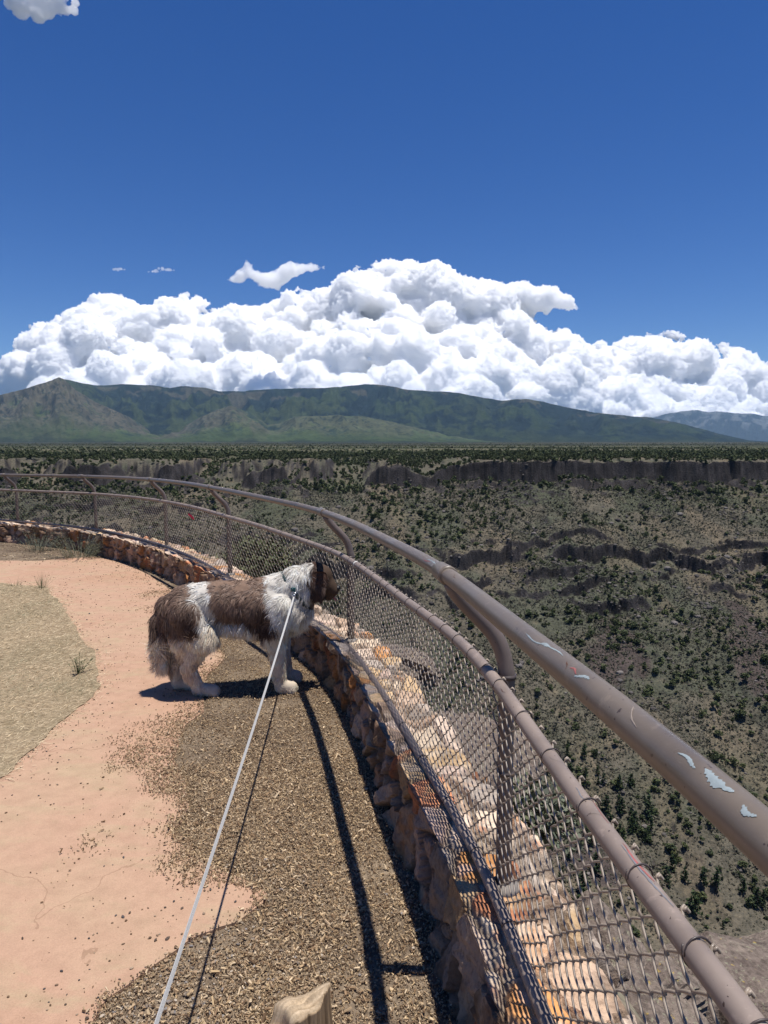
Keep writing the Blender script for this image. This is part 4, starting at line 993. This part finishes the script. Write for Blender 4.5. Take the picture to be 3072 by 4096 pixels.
# tiny farm roofs along the mountain foot
# ================================================================== clouds
M_CLOUD = bpy.data.materials.new('cloud_white'); M_CLOUD.use_nodes = True; nt = M_CLOUD.node_tree; nt.nodes.clear()
out = N(nt, 'ShaderNodeOutputMaterial'); vs = N(nt, 'ShaderNodeVolumeScatter'); vs.inputs['Color'].default_value = (1, 1, 1, 1); vs.inputs['Density'].default_value = .0105; vs.inputs['Anisotropy'].default_value = 0.0
L_(nt, vs.outputs[0], out.inputs['Volume'])
M_SOFT = M_CLOUD.copy(); M_SOFT.name = 'soft_cloud'; M_SOFT.node_tree.nodes['Volume Scatter'].inputs['Density'].default_value = .0055
M_THIN = M_CLOUD.copy(); M_THIN.name = 'thin_cloud'; M_THIN.node_tree.nodes['Volume Scatter'].inputs['Density'].default_value = .0035
CY_ = 45000.0; PXM = CY_ / 1534
def cloud(name, sph, vox, label, amp=1.0, dist=CY_, scales=(46, 20, 9.5, 5), m=None, zs=1.0):
    mb = MB(); V0_, F0_ = ICO[3]; k = dist / CY_
    cen = np.mean([at_y(u * K, v * K, dist) for u, v, r, d in sph], axis=0)
    for u, v, r, d in sph:
        p = at_y(u * K, v * K, dist + d * PXM * k) - cen
        mb.add(V0_ * r * PXM * k * np.array([1, 1, .93]) + p, F0_)
    tmp = mb.build('tmp_cloud'); md = tmp.modifiers.new('r', 'REMESH'); md.mode = 'VOXEL'; md.voxel_size = vox * PXM * k
    dg = bpy.context.evaluated_depsgraph_get(); ev = tmp.evaluated_get(dg); me = ev.to_mesh()
    n = len(me.vertices); V = np.empty(n * 3, np.float32); me.vertices.foreach_get('co', V); V = V.reshape(-1, 3).astype(float)
    Nn = np.empty(n * 3, np.float32); me.vertices.foreach_get('normal', Nn); Nn = Nn.reshape(-1, 3).astype(float)
    nf = len(me.polygons); F = np.empty(nf * 4, np.int32); me.loops.foreach_get('vertex_index', F); F = F.reshape(-1, 4)
    ev.to_mesh_clear(); bpy.data.objects.remove(tmp)
    q = V / (PXM * k); q = q + 6 * np.c_[fbm(q / 30, 2, 501), fbm(q / 30, 2, 502), fbm(q / 30, 2, 503)]
    d = np.zeros(n)
    for j, sc in enumerate(scales):
        f1, f2, cid = worley(q / sc, 510 + j * 9); d += sc * (.18, .34, .78, 1.0)[j] * (.55 - f1)
    d += 7 * fbm(q / 30, 4, 540) + 2.5 * fbm(q / 7, 3, 543)
    d -= 7.0
    d *= min(1, max(r for _, _, r, _ in sph) / 40)
    V = V + Nn * (d * PXM * k * amp)[:, None]
    ob = mesh(name, V * np.array([1, 1, zs]), F, m or M_CLOUD); ob.location = cen
    return tag(ob, label, 'cloud')
gc = np.random.default_rng(12)
def fill(top, bot, n, rmin, rmax, u0, u1, dspread, edge=.55):
    L = []; tu = np.array([p[0] for p in top]); tv = np.array([p[1] for p in top])
    for i in range(n):
        u = gc.uniform(u0, u1); r = rmin + (rmax - rmin) * gc.random() ** 1.8
        t0 = np.interp(u, tu, tv); hgt_ = bot - t0
        if hgt_ < 12: continue
        v = t0 + r * .9 + (hgt_ - r) * (gc.random() ** 2.2 if gc.random() < edge else gc.random())
        for dx in np.linspace(-.9, .9, 7):
            lim = np.interp(u + dx * r, tu, tv); v = max(v, lim + r * math.sqrt(1 - dx * dx) * .93)
        dep = gc.uniform(-1, 1) * dspread * .6 - (v - t0) * 1.2
        L.append((u, v, r, dep))
    return L
TOPM = [(-260, 850), (-120, 830), (0, 788), (22, 772), (40, 742), (62, 703), (95, 690), (130, 678), (160, 660), (200, 640), (240, 628), (275, 640), (300, 656), (318, 655), (330, 662), (355, 645), (400, 626), (430, 634), (458, 650), (500, 658), (560, 655), (600, 640), (628, 618), (650, 610), (672, 630), (700, 620), (735, 600), (760, 575), (790, 556), (820, 560), (850, 551), (880, 553), (915, 566), (950, 566), (985, 588), (1015, 590), (1060, 598), (1100, 612), (1130, 630), (1155, 690), (1175, 706), (1215, 706), (1250, 716), (1265, 735)]
BACK = [(u, v + 42) for u, v in TOPM]
s_ = fill(BACK, 905, 130, 40, 62, -240, 1250, 20, .4) + fill(TOPM, 905, 150, 30, 66, -240, 1250, 70) + fill(TOPM, 905, 420, 12, 34, -240, 1250, 70, .75) + fill(TOPM, 900, 520, 5, 14, -200, 1262, 50, .9)
s_ += [(1140, 650, 42, 10), (1180, 650, 34, 0), (1210, 652, 27, -8), (1232, 660, 20, 0), (1246, 666, 11, 0), (1175, 622, 14, 0), (1200, 628, 16, 0), (1120, 640, 40, 0)]
cloud('cloud', s_, 1.7, 'large white cumulus bank towering over the middle of the mountain ridge')
TOPR = [(1130, 800), (1180, 760), (1235, 738), (1290, 734), (1335, 733), (1370, 722), (1400, 714), (1440, 711), (1475, 713), (1505, 728), (1530, 742), (1560, 736), (1590, 742), (1620, 758), (1650, 772), (1700, 760), (1800, 745), (1950, 780), (2050, 830)]
s_ = fill([(u, v + 36) for u, v in TOPR], 915, 80, 34, 52, 1180, 1990, 20, .4) + fill(TOPR, 915, 80, 26, 55, 1180, 1990, 60) + fill(TOPR, 915, 230, 11, 28, 1180, 1990, 60, .75) + fill(TOPR, 905, 300, 5, 12, 1200, 1850, 40, .9)
cloud('cloud', s_, 1.7, 'cream white cumulus bank rising behind the distant mountain on the right', dist=48500)
def puffs(poly, n, r0, r1, dep):
    P = np.array(poly, float); L = []; lo, hi = P.min(0), P.max(0)
    while len(L) < n:
        q = lo + (hi - lo) * gc.random(2); r = r0 + (r1 - r0) * gc.random() ** 1.5
        if inpoly(q[None], P)[0] and dist_poly(q[None], P, True)[0][0] > r * .30: L.append((q[0], q[1], r, gc.uniform(-dep, dep)))
    return L
s_ = [(505, 601, 15, 0), (520, 597, 21, 0), (535, 586, 19, 0), (534, 572, 12, 0), (531, 562, 7, 0), (545, 572, 9, 0), (552, 596, 21, 0), (572, 604, 24, 0), (592, 604, 24, 0), (608, 598, 23, 0), (615, 589, 24, 0), (632, 583, 23, 0), (650, 580, 20, 0), (668, 578, 16, 0), (682, 577, 12, 0), (694, 577, 6, 0), (702, 577, 3, 0), (492, 603, 7, 0), (640, 592, 12, 0), (588, 592, 14, 0), (560, 588, 9, 0), (600, 585, 11, 0), (622, 570, 9, 0), (645, 567, 9, 0), (600, 618, 11, 0), (560, 616, 10, 0), (512, 588, 9, 0)]
cloud('cloud', s_, 1.1, 'small detached white cloud floating just above the big bank', 1.5, 36000, (15, 7, 3.5), M_SOFT)
s_ = puffs([(312, 588), (330, 584), (345, 577), (370, 580), (382, 586), (372, 586), (355, 585), (335, 589)], 30, 1.6, 4.2, 4)
cloud('cloud', s_, .6, 'tiny wisp of cloud in the blue left of the small detached cloud', .8, 36000, (8, 4), M_THIN)
s_ = puffs([(240, 582), (255, 578), (272, 582), (258, 587)], 18, 1.6, 4.0, 3)
cloud('cloud', s_, .6, 'tiniest cloud fleck, leftmost of the two wisps above the bank', .8, 36000, (8, 4), M_THIN)
s_ = puffs([(10, -60), (18, 10), (35, 30), (60, 42), (90, 40), (105, 28), (130, 36), (165, 24), (168, 5), (150, -10), (170, -60)], 150, 6, 20, 16)
cloud('cloud', s_, 1.3, 'white cloud cut off by the top left corner of the sky', 1.1, 30000, (18, 9, 4.5, 2.4), M_SOFT)
# ------------------------------------------------------------------ haze
X0, X1, Y0_, Y1_, Z0, Z1 = -38500, 38500, -400, 28500, -175, 1750
Vb = np.array([(x, y, z) for z in (Z0, Z1) for y in (Y0_, Y1_) for x in (X0, X1)])
hz = mesh('haze', Vb, np.array([[0, 2, 3, 1], [4, 5, 7, 6], [0, 1, 5, 4], [2, 6, 7, 3], [0, 4, 6, 2], [1, 3, 7, 5]]), smooth=False)
m = bpy.data.materials.new('thin_air'); m.use_nodes = True; nt = m.node_tree; nt.nodes.clear()
o_ = N(nt, 'ShaderNodeOutputMaterial'); pv = N(nt, 'ShaderNodeVolumePrincipled'); pv.inputs['Density'].default_value = 1.75e-5; pv.inputs['Color'].default_value = (.42, .68, 1.0, 1); pv.inputs['Anisotropy'].default_value = .0
L_(nt, pv.outputs[0], o_.inputs['Volume']); hz.data.materials.append(m); hz['kind'] = 'stuff'; hz['label'] = 'thin blue haze of the open air out to the mountains'; hz['category'] = 'haze'
# ================================================================== the dog
HEAD = R(9); DO = np.array([-.925, 4.50, 0.0])
cH, sH = math.cos(HEAD), math.sin(HEAD)
def to_local(P): q = P - DO; return np.c_[q[:, 0] * cH + q[:, 1] * sH, -q[:, 0] * sH + q[:, 1] * cH, q[:, 2]]
def to_world(P): P = np.atleast_2d(P); return np.c_[P[:, 0] * cH - P[:, 1] * sH, P[:, 0] * sH + P[:, 1] * cH, P[:, 2]] + DO
CAPS = [  # p0, r0, p1, r1
    ((-.335, 0, .590), .122, (-.15, 0, .595), .135), ((-.15, 0, .592), .140, (.08, 0, .566), .158), ((.08, 0, .566), .158, (.25, 0, .555), .158),
    ((.10, 0, .62), .115, (.24, 0, .672), .095), ((.25, 0, .56), .150, (.345, 0, .52), .120), ((.23, 0, .64), .115, (.36, -.005, .69), .108), ((.33, 0, .58), .115, (.42, -.01, .655), .095), ((.36, -.005, .705), .104, (.45, -.015, .735), .090),
    ((-.335, 0, .60), .11, (-.42, 0, .575), .085),
    # near hind
    ((-.33, -.075, .545), .112, (-.235, -.095, .385), .090), ((-.235, -.095, .385), .082, (-.325, -.085, .205), .044), ((-.325, -.085, .205), .044, (-.275, -.075, .07), .039), ((-.275, -.075, .055), .042, (-.175, -.078, .036), .040), ((-.37, -.06, .50), .095, (-.36, -.075, .38), .075), ((-.36, -.075, .38), .07, (-.30, -.085, .25), .05),
    # far hind
    ((-.35, .075, .545), .112, (-.315, .085, .38), .085), ((-.315, .085, .38), .076, (-.435, .07, .20), .043), ((-.435, .07, .20), .043, (-.415, .065, .07), .038), ((-.415, .065, .055), .041, (-.335, .062, .036), .040),
    # near front
    ((.235, -.095, .56), .10, (.215, -.105, .40), .080), ((.215, -.105, .40), .074, (.235, -.105, .22), .050), ((.235, -.105, .22), .050, (.245, -.105, .08), .043), ((.25, -.105, .055), .046, (.315, -.107, .040), .043),
    # far front
    ((.255, .095, .56), .10, (.24, .105, .40), .078), ((.24, .105, .40), .072, (.27, .108, .22), .049), ((.27, .108, .22), .049, (.285, .108, .08), .042), ((.29, .108, .055), .045, (.355, .108, .040), .043),
    # head
    ((.47, -.02, .755), .086, (.514, -.025, .745), .080), ((.495, -.02, .685), .076, (.545, -.028, .672), .062), ((.53, -.025, .722), .064, (.570, -.035, .674), .052), ((.548, -.03, .685), .056, (.588, -.038, .652), .045), ((.53, -.03, .632), .038, (.572, -.037, .614), .030),
    # tail
    ((-.43, 0, .595), .055, (-.495, -.005, .50), .050), ((-.495, -.005, .50), .050, (-.515, -.015, .36), .044), ((-.515, -.015, .36), .044, (-.49, -.02, .22), .026),
]
for sy, px_, in ((-.078, -.165), (.062, -.322), (-.107, .325), (.108, .365)):           # toes
    for k in (-.030, -.010, .010, .030): CAPS.append(((px_ - .035, sy + k * .8, .034), .021, (px_ + .014 - abs(k) * .35, sy + k, .020), .0165))
mb = MB(); V0_, F0_ = ICO[3]
for p0, r0, p1, r1 in CAPS:
    p0, p1 = np.array(p0), np.array(p1); L = np.linalg.norm(p1 - p0); n = max(2, int(L / (min(r0, r1) * .22)) + 1)
    for t in np.linspace(0, 1, n): mb.add(V0_ * (r0 + (r1 - r0) * t) + p0 + (p1 - p0) * t, F0_)
tmp = mb.build('tmp'); md = tmp.modifiers.new('r', 'REMESH'); md.mode = 'VOXEL'; md.voxel_size = .0085; sm_ = tmp.modifiers.new('s', 'SMOOTH'); sm_.factor = .5; sm_.iterations = 9
dg = bpy.context.evaluated_depsgraph_get(); ev = tmp.evaluated_get(dg); me = ev.to_mesh()
n = len(me.vertices); V = np.empty(n * 3, np.float32); me.vertices.foreach_get('co', V); V = V.reshape(-1, 3).astype(float)
NV = np.empty(n * 3, np.float32); me.vertices.foreach_get('normal', NV); NV = NV.reshape(-1, 3).astype(float)
F = np.empty(len(me.polygons) * 4, np.int32); me.loops.foreach_get('vertex_index', F); F = F.reshape(-1, 4)
ev.to_mesh_clear(); bpy.data.objects.remove(tmp)
V[:, 2] = np.maximum(V[:, 2], .004)
BROWN = np.array([.27, .178, .128]); DARK = np.array([.075, .040, .029]); WHITE = np.array([1.0, .93, .82]); CREAM = np.array([1.0, .84, .65])
def coat(P):
    """hair colour over the body, in the dog's own frame"""
    x, y, z = P[:, 0], P[:, 1], P[:, 2]
    w = .020 * fbm(P * 22, 2, 601) + .012 * fbm(P * 60, 2, 602)
    w2 = .025 * fbm(P * np.array([30, 30, 14]) + 5, 2, 603)
    c = np.where((z < .47)[:, None], CREAM, WHITE) * (1 + .12 * fbm(P * 30, 2, 604))[:, None]
    xs = x + w; zs = z + w2
    # saddle between the shoulders and the loin
    xr = np.interp(z, [.36, .42, .50, .58, .66, .74, .8], [.205, .215, .215, .195, .178, .160, .15])
    xl = np.interp(z, [.44, .50, .56, .62, .68, .74, .8], [-.125, -.130, -.135, -.150, -.175, -.205, -.22])
    zl = np.interp(x, [-.15, -.05, .04, .09, .13, .17, .21, .25], [.50, .495, .49, .455, .415, .40, .415, .46])
    sad = sstep(xl - .008, xl + .008, xs) * (1 - sstep(xr - .008, xr + .008, xs)) * sstep(zl - .012, zl + .014, zs)
    # rump and tail root
    xr2 = np.interp(z, [.40, .48, .56, .62, .68, .74, .8], [-.235, -.232, -.245, -.272, -.30, -.318, -.33])
    zl2 = np.interp(x, [-.60, -.50, -.44, -.38, -.30, -.24], [.40, .41, .43, .405, .41, .47])
    rump = (1 - sstep(xr2 - .010, xr2 + .012, xs)) * sstep(zl2 - .02, zl2 + .025, zs)
    hd = sstep(.442, .462, xs + .04 * (.74 - z)) * sstep(.545, .565, zs + .25 * (x - .46))
    br = BROWN * (.85 + .35 * sstep(.50, .72, z))[:, None] * (1 + .25 * fbm(P * 25, 2, 607))[:, None]
    dkm = np.maximum(np.exp(-(((x + .285) / .058) ** 2 + ((z - .49) / .095) ** 2)) * (y < 0), np.maximum(np.exp(-(((x - .15) / .06) ** 2 + ((z - .47) / .10) ** 2)), .45 * np.exp(-((x + .03) / .1) ** 2 - ((z - .52) / .05) ** 2)))
    br = br + (DARK - br) * np.clip(dkm * 1.15, 0, 1)[:, None]
    hb = BROWN * .46 + (DARK - BROWN * .46) * sstep(.0, .5, fbm(P * 18, 2, 608) * .5 - .15 + 1.0 * (x < .50))[:, None] * .85
    m_ = np.maximum(sad, rump)[:, None]; c = c * (1 - m_) + br * m_
    c = c * (1 - hd[:, None]) + hb * hd[:, None]
    thr = np.exp(-(((x - .42) / .05) ** 2 + ((z - .56) / .05) ** 2)) * .55; c = c + (BROWN - c) * thr[:, None]
    hock = .55 * np.exp(-((z - .20) / .07) ** 2) * (x < -.25) * sstep(-.2, .3, fbm(P * 26, 2, 609)); c = c + (BROWN * 1.3 - c) * hock[:, None]
    return np.clip(c, .012, 1.05)
M_SKIN, nt, b = mat('undercoat', .9, .1); L_(nt, attr(nt), b.inputs['Base Color'])
M_FUR, nt, b = mat('fur', .55, .35); L_(nt, attr(nt), b.inputs['Base Color'])
dog = mesh('dog', V, F, M_SKIN, col=coat(V) * .75); dog.location = DO; dog.rotation_euler = (0, 0, HEAD)
tag(dog, 'big shaggy brown and white dog standing by the fence, looking out through the mesh', 'dog')
def comb(P):
    x, y, z = P[:, 0], P[:, 1], P[:, 2]
    d = np.c_[np.full(len(P), -.75), np.zeros(len(P)), np.full(len(P), -.45)]
    side = sstep(.66, .50, z); d[:, 2] -= .9 * sstep(0, 1, np.clip((.70 - z) / .2, 0, 1)); d[:, 0] *= (1 - .55 * np.clip((.70 - z) / .25, 0, 1))
    leg = z < .36; d[leg] = np.array([-.25, 0, -1.0])
    tail = x < -.45; d[tail] = np.array([-.25, 0, -1.0])
    hd = x > .44; d[hd] = np.array([-.8, 0, -.75])
    nk = (x > .24) & (x < .45) & (z > .5); d[nk] = np.array([-.6, 0, -.85])
    paw = z < .075; d[paw] = np.array([.6, 0, -.5])
    return d
def flen(P):
    x, z = P[:, 0], P[:, 2]
    l = np.full(len(P), .058)
    l = np.where(z > .66, .045, l)
    l = np.where((z < .50) & (z > .38) & (x > -.22) & (x < .22), .080, l)            # belly fringe
    l = np.where((x < -.33) & (z < .56) & (z > .25), .062, l)                         # breeches
    l = np.where(x < -.455, .085, l)                                                   # tail plume
    l = np.where((z < .36) & (x > -.46), .034, l); l = np.where(z < .10, .022, l)
    l = np.where((x < -.30) & (z > .14) & (z < .30) & (x > -.46), .05, l)
    l = np.where((x > .17) & (x < .27) & (z < .45) & (z > .33), .055, l)
    l = np.where((x > .26) & (z > .45) & (x < .45), .062, l)
    l = np.where(x > .47, .030, l); l = np.where(x > .545, .012, l)
    return l
gf = np.random.default_rng(99)
def sample(V, F, n):
    a, b_, c, d = (V[F[:, i]] for i in range(4)); ar = np.linalg.norm(np.cross(b_ - a, c - a), axis=1) + np.linalg.norm(np.cross(c - a, d - a), axis=1)
    k = np.searchsorted(np.cumsum(ar) / ar.sum(), gf.random(n)); k = np.minimum(k, len(F) - 1); u, v = gf.random(n)[:, None], gf.random(n)[:, None]
    return (a[k] * (1 - u) + b_[k] * u) * (1 - v) + (d[k] * (1 - u) + c[k] * u) * v, k
def fur(P, Nr, name, parent, width=.0029, wave=1.0, cf=coat, lf=flen, db=comb):
    n = len(P); d = db(P); L = lf(P) * gf.uniform(.7, 1.28, n)
    # locks: neighbouring hairs share a swing
    lock = np.c_[vnoise(P * 34, 701), vnoise(P * 34, 702), vnoise(P * 34, 703)]; lock2 = np.c_[vnoise(P * 80, 704), vnoise(P * 80, 705), vnoise(P * 80, 706)]
    d = d / np.linalg.norm(d, axis=1)[:, None] + .75 * lock + .55 * lock2 + gf.normal(0, .10, (n, 3))
    d = d - Nr * np.sum(d * Nr, axis=1)[:, None] * (1 - .8 * sstep(.15, .75, -Nr[:, 2]) * (P[:, 2] > .10))[:, None]; d /= np.linalg.norm(d, axis=1)[:, None] + 1e-6
    lift = .30 + .22 * vnoise(P * 26, 707) + gf.uniform(-.05, .12, n)
    d = d + Nr * lift[:, None]; d /= np.linalg.norm(d, axis=1)[:, None]
    k = 5; p = P - Nr * .004; pts = [p]; dirs = []
    for i in range(k):
        dirs.append(d); p = p + d * (L / k)[:, None]; pts.append(p)
        wv = .34 * wave * np.sin(i * 2.1 + lock[:, :1] * 6) * lock2
        d = d + wv + np.array([0, 0, -.16]) - Nr * .10; d /= np.linalg.norm(d, axis=1)[:, None]
    dirs.append(dirs[-1])
    pts = np.stack(pts, 1); dirs = np.stack(dirs, 1)
    pts[..., 2] = np.maximum(pts[..., 2], .003)
    sd = np.cross(dirs[:, 0], Nr + gf.normal(0, .5, (n, 3))); sd /= np.linalg.norm(sd, axis=1)[:, None] + 1e-6
    wd = width * gf.uniform(.6, 1.2, n)[:, None] * np.array([.8, 1, .95, .8, .5, .12])[None]
    A = pts - sd[:, None] * wd[..., None] / 2; B = pts + sd[:, None] * wd[..., None] / 2
    VV = np.stack([A, B], 2).reshape(-1, 3)
    i = np.arange(n)[:, None] * (2 * (k + 1)) + np.arange(k)[None] * 2
    FF = np.stack([i, i + 1, i + 3, i + 2], -1).reshape(-1, 4)
    c = cf(P) * gf.uniform(.76, 1.22, n)[:, None] * (1 + .30 * vnoise(P * np.array([45, 45, 22]), 711))[:, None]
    pale_b = np.where((gf.random(n) < .06)[:, None], 1.3, 1.0); c = np.clip(c * pale_b, .012, 1.05)  # a few hairs picked at random are paler
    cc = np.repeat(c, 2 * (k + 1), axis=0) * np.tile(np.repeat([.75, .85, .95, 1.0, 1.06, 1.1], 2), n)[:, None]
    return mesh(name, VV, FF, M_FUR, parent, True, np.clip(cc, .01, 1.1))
P, k = sample(V, F, 118000); fn = NV[F[k]].mean(1); fn /= np.linalg.norm(fn, axis=1)[:, None]
keep = (P[:, 2] > .012) & ~((P[:, 0] > .60)); fur(P[keep], fn[keep], 'fur', dog)
bl = (P[:, 2] < .50) & (P[:, 2] > .36) & (P[:, 0] > -.26) & (P[:, 0] < .24)
P2_, k2 = sample(V, F, 150000); f2_ = NV[F[k2]].mean(1); f2_ /= np.linalg.norm(f2_, axis=1)[:, None]
bl = ((P2_[:, 2] < .49) & (P2_[:, 2] > .36) & (P2_[:, 0] > -.26) & (P2_[:, 0] < .24)) | ((P2_[:, 2] < .36) & (P2_[:, 2] > .08) & (gf.random(len(P2_)) < .6)) | ((P2_[:, 0] < -.43) & (gf.random(len(P2_)) < .7))
fur(P2_[bl], f2_[bl], 'feathering', dog)
# ears: hanging flaps with their own hair
def ear(sy):
    nu, nv = 9, 12; VV = []
    for j in range(nv):
        t = j / (nv - 1)
        for i in range(nu):
            q = (i / (nu - 1) - .5) * 2; wdt = .066 * math.sin(math.pi * min(1, .18 + t * .80)) ** .6 * (1 - .25 * t)
            VV.append((.498 + q * wdt - .008 * t + .01 * t * t, -.022 + sy * (.086 + .020 * math.sin(t * 2.6) - .012 * abs(q)), .790 - .170 * t - .01 * q * q))
    VV = np.array(VV); FF = grid_faces(nv, nu)
    back = VV.copy(); back[:, 1] -= sy * .010
    Va = np.vstack([VV, back]); Fa = [FF if sy < 0 else FF[:, ::-1], (FF[:, ::-1] if sy < 0 else FF) + len(VV)]
    i = np.r_[np.arange(nu), np.arange(1, nv) * nu + nu - 1, (nv - 1) * nu + np.arange(nu - 1)[::-1], np.arange(1, nv - 1)[::-1] * nu]; j = np.roll(i, -1)
    Fa.append(np.stack([i, j, j + len(VV), i + len(VV)], -1))
    ob = mesh('ear', Va, Fa, M_SKIN, dog, True, np.tile(DARK * 1.2, (len(Va), 1)))
    Pp, kk = sample(VV, FF, 5200); Nr = np.tile([0, sy * 1.0, .1], (len(Pp), 1)); Nr /= np.linalg.norm(Nr, axis=1)[:, None]
    earc = lambda Q: np.clip(DARK + (BROWN * .7 - DARK) * sstep(.0, .6, .5 * fbm(Q * 20, 2, 721) + .75 * sstep(.50, .55, Q[:, 0]))[:, None], .01, 1)
    fur(Pp, Nr, 'ear_fur', ob, .003, .6, earc, lambda Q: np.full(len(Q), .038), lambda Q: np.tile([-.12, 0, -1.0], (len(Q), 1)))
ear(-1); ear(1)
M_NOSE = flat('nose_leather', (.018, .015, .015), .35); M_TONGUE = flat('tongue', (.42, .09, .09), .4); M_EYE = flat('eye', (.02, .012, .008), .08)
Vn, Fn = ICO[3]
q = Vn * np.array([.022, .026, .022]); q[:, 0] -= .006 * (Vn[:, 2] < -.2)
for sy in (-1, 1):
    dd = np.linalg.norm(q - np.array([.017, sy * .010, -.004]), axis=1); q[:, 0] -= .010 * np.exp(-(dd / .007) ** 2)
mesh('nose', q + np.array([.624, -.042, .662]), Fn, M_NOSE, dog)
for sy in (-1, 1): mesh('eye', Vn * .0115 + np.array([.553, -.026 + sy * .052, .742]), Fn, M_EYE, dog)
t = np.linspace(0, 1, 10); mbt = MB()
rows = []
for a in t:
    for w_ in np.linspace(-1, 1, 7): rows.append((.558 + .055 * a, -.038 + w_ * .017 * (1 - .4 * a ** 3), .618 - .034 * a ** 1.8 - .004 * (1 - w_ * w_)))
tg = mesh('tongue', np.array(rows), grid_faces(10, 7), M_TONGUE, dog); so = tg.modifiers.new('thick', 'SOLIDIFY'); so.thickness = .006
# collar
M_COLLAR = flat('collar_webbing', (.022, .045, .050), .6); M_STEEL, nt, b = mat('steel', .28, .5); b.inputs['Metallic'].default_value = 1; b.inputs['Base Color'].default_value = (.6, .6, .6, 1)
cc_ = np.array([.345, -.004, .655]); ax = np.array([.80, 0, .60]); ax /= np.linalg.norm(ax); e1 = np.array([0, 1.0, 0]); e2 = np.cross(ax, e1)
Vl = V - cc_
a = np.linspace(0, 2 * np.pi, 72, endpoint=False); rad = []
for an in a:
    dd = np.cos(an) * e1 + np.sin(an) * e2; h = Vl @ ax; m_ = np.abs(h) < .012; pr = Vl[m_]; pr = pr - np.outer(pr @ ax, ax); ln_ = np.linalg.norm(pr, axis=1); cs = (pr @ dd) / (ln_ + 1e-9)
    sel = cs > .985; rad.append(np.max(ln_[sel]) if sel.any() else .12)
rad = np.minimum(np.array(rad), .17); rad = np.convolve(np.r_[rad[-4:], rad, rad[:4]], np.ones(9) / 9, 'valid') - .004
ring_ = lambda rr_, h: cc_ + (rr_ * np.cos(a))[:, None] * e1 + (rr_ * np.sin(a))[:, None] * e2 + h * ax
VV = np.vstack([ring_(rad, -.014), ring_(rad + .002, 0), ring_(rad, .014), ring_(rad - .004, .014), ring_(rad - .004, -.014)]); nA = len(a); i = np.arange(nA); j = (i + 1) % nA
FF = np.vstack([np.stack([i + r_ * nA, j + r_ * nA, j + ((r_ + 1) % 5) * nA, i + ((r_ + 1) % 5) * nA], -1) for r_ in range(5)])
col_ob = mesh('collar', VV, FF, M_COLLAR, dog)
an = math.atan2(*( (np.array([0, -.95, .15]) @ e2), (np.array([0, -.95, .15]) @ e1)))
ia = int(round((an % (2 * np.pi)) / (2 * np.pi) * nA)) % nA
dp = ring_(rad + .006, 0)[ia]; rp = (dp - cc_) / np.linalg.norm(dp - cc_)
aa_ = np.linspace(0, 2 * np.pi, 22); c_ = dp + rp * .012 - np.array([0, 0, .012])
mesh('collar_ring', *tube(c_ + .016 * np.cos(aa_)[:, None] * np.array([.6, 0, .8]) + .016 * np.sin(aa_)[:, None] * np.array([0, -.9, -.4]), .0026, 8, cap=False), M_STEEL, col_ob)
bk = np.array(ICO[2][0]); bk = np.sign(bk) * np.abs(bk) ** .45
mesh('buckle', bk * np.array([.016, .006, .014]) + dp + np.array([-.004, -.004, .020]), ICO[2][1], flat('teal_buckle', (.03, .12, .13), .3), col_ob)
# ================================================================== leash
st = to_world(c_ + np.array([0, -.012, -.012]))[0]
via = np.array([-.41, 1.15, .556]); end = via + (via - st) / np.linalg.norm(via - st) * 1.5 + np.array([.03, 0, .06])
t = np.linspace(0, 1, 90)[:, None]; k1 = np.linalg.norm(via - st) / (np.linalg.norm(via - st) + 1.5)
Pl = np.where(t < k1, st + (via - st) * (t / k1), via + (end - via) * ((t - k1) / (1 - k1)))
Pl[:, 2] -= .010 * np.sin(np.pi * np.clip(t[:, 0] / k1, 0, 1)) * 4 * .5
dirn = np.gradient(Pl, axis=0); dirn /= np.linalg.norm(dirn, axis=1)[:, None]
tw = np.interp(t[:, 0], [0, .12, .35, .7, 1], [.15, .5, .9, 1.15, 1.2])
s0 = np.cross(dirn, [0, 0, 1.0]); s0 /= np.linalg.norm(s0, axis=1)[:, None]; u0 = np.cross(s0, dirn)
sd = np.cos(tw)[:, None] * s0 + np.sin(tw)[:, None] * u0; nn = np.cross(dirn, sd); hw, ht = .0047, .0010
VV = np.stack([Pl - sd * hw - nn * ht, Pl + sd * hw - nn * ht, Pl + sd * hw + nn * ht, Pl - sd * hw + nn * ht], 1).reshape(-1, 3)
i = np.arange(89)[:, None] * 4; FF = np.concatenate([np.stack([i + a_, i + b_, i + 4 + b_, i + 4 + a_], -1).reshape(-1, 4) for a_, b_ in ((0, 1), (1, 2), (2, 3), (3, 0))])
m, nt, b = mat('leash_webbing', .6, .3); v = coords(nt); n1 = noise(nt, v, 350, 3, .6); L_(nt, ramp(nt, n1, [(.3, (.36, .35, .34)), (.7, (.52, .51, .49))]), b.inputs['Base Color']); bump(nt, b, n1, .4, .001)
lo = empty('leash', st); VV = VV - st
wb = mesh('webbing', VV, FF, m, lo, False)
tc_ = np.linspace(0, 1, 8); mesh('snap_hook', *tube(np.array([[0, -.0, .020], [.004, -.008, .014], [.004, -.010, .004], [0, -.006, -.004], [-.004, 0, 0], [-.003, .004, .012]]), .0032, 8), M_STEEL, lo)
tag(lo, 'long pale webbing leash stretched tight from the dog collar to the viewer', 'leash')
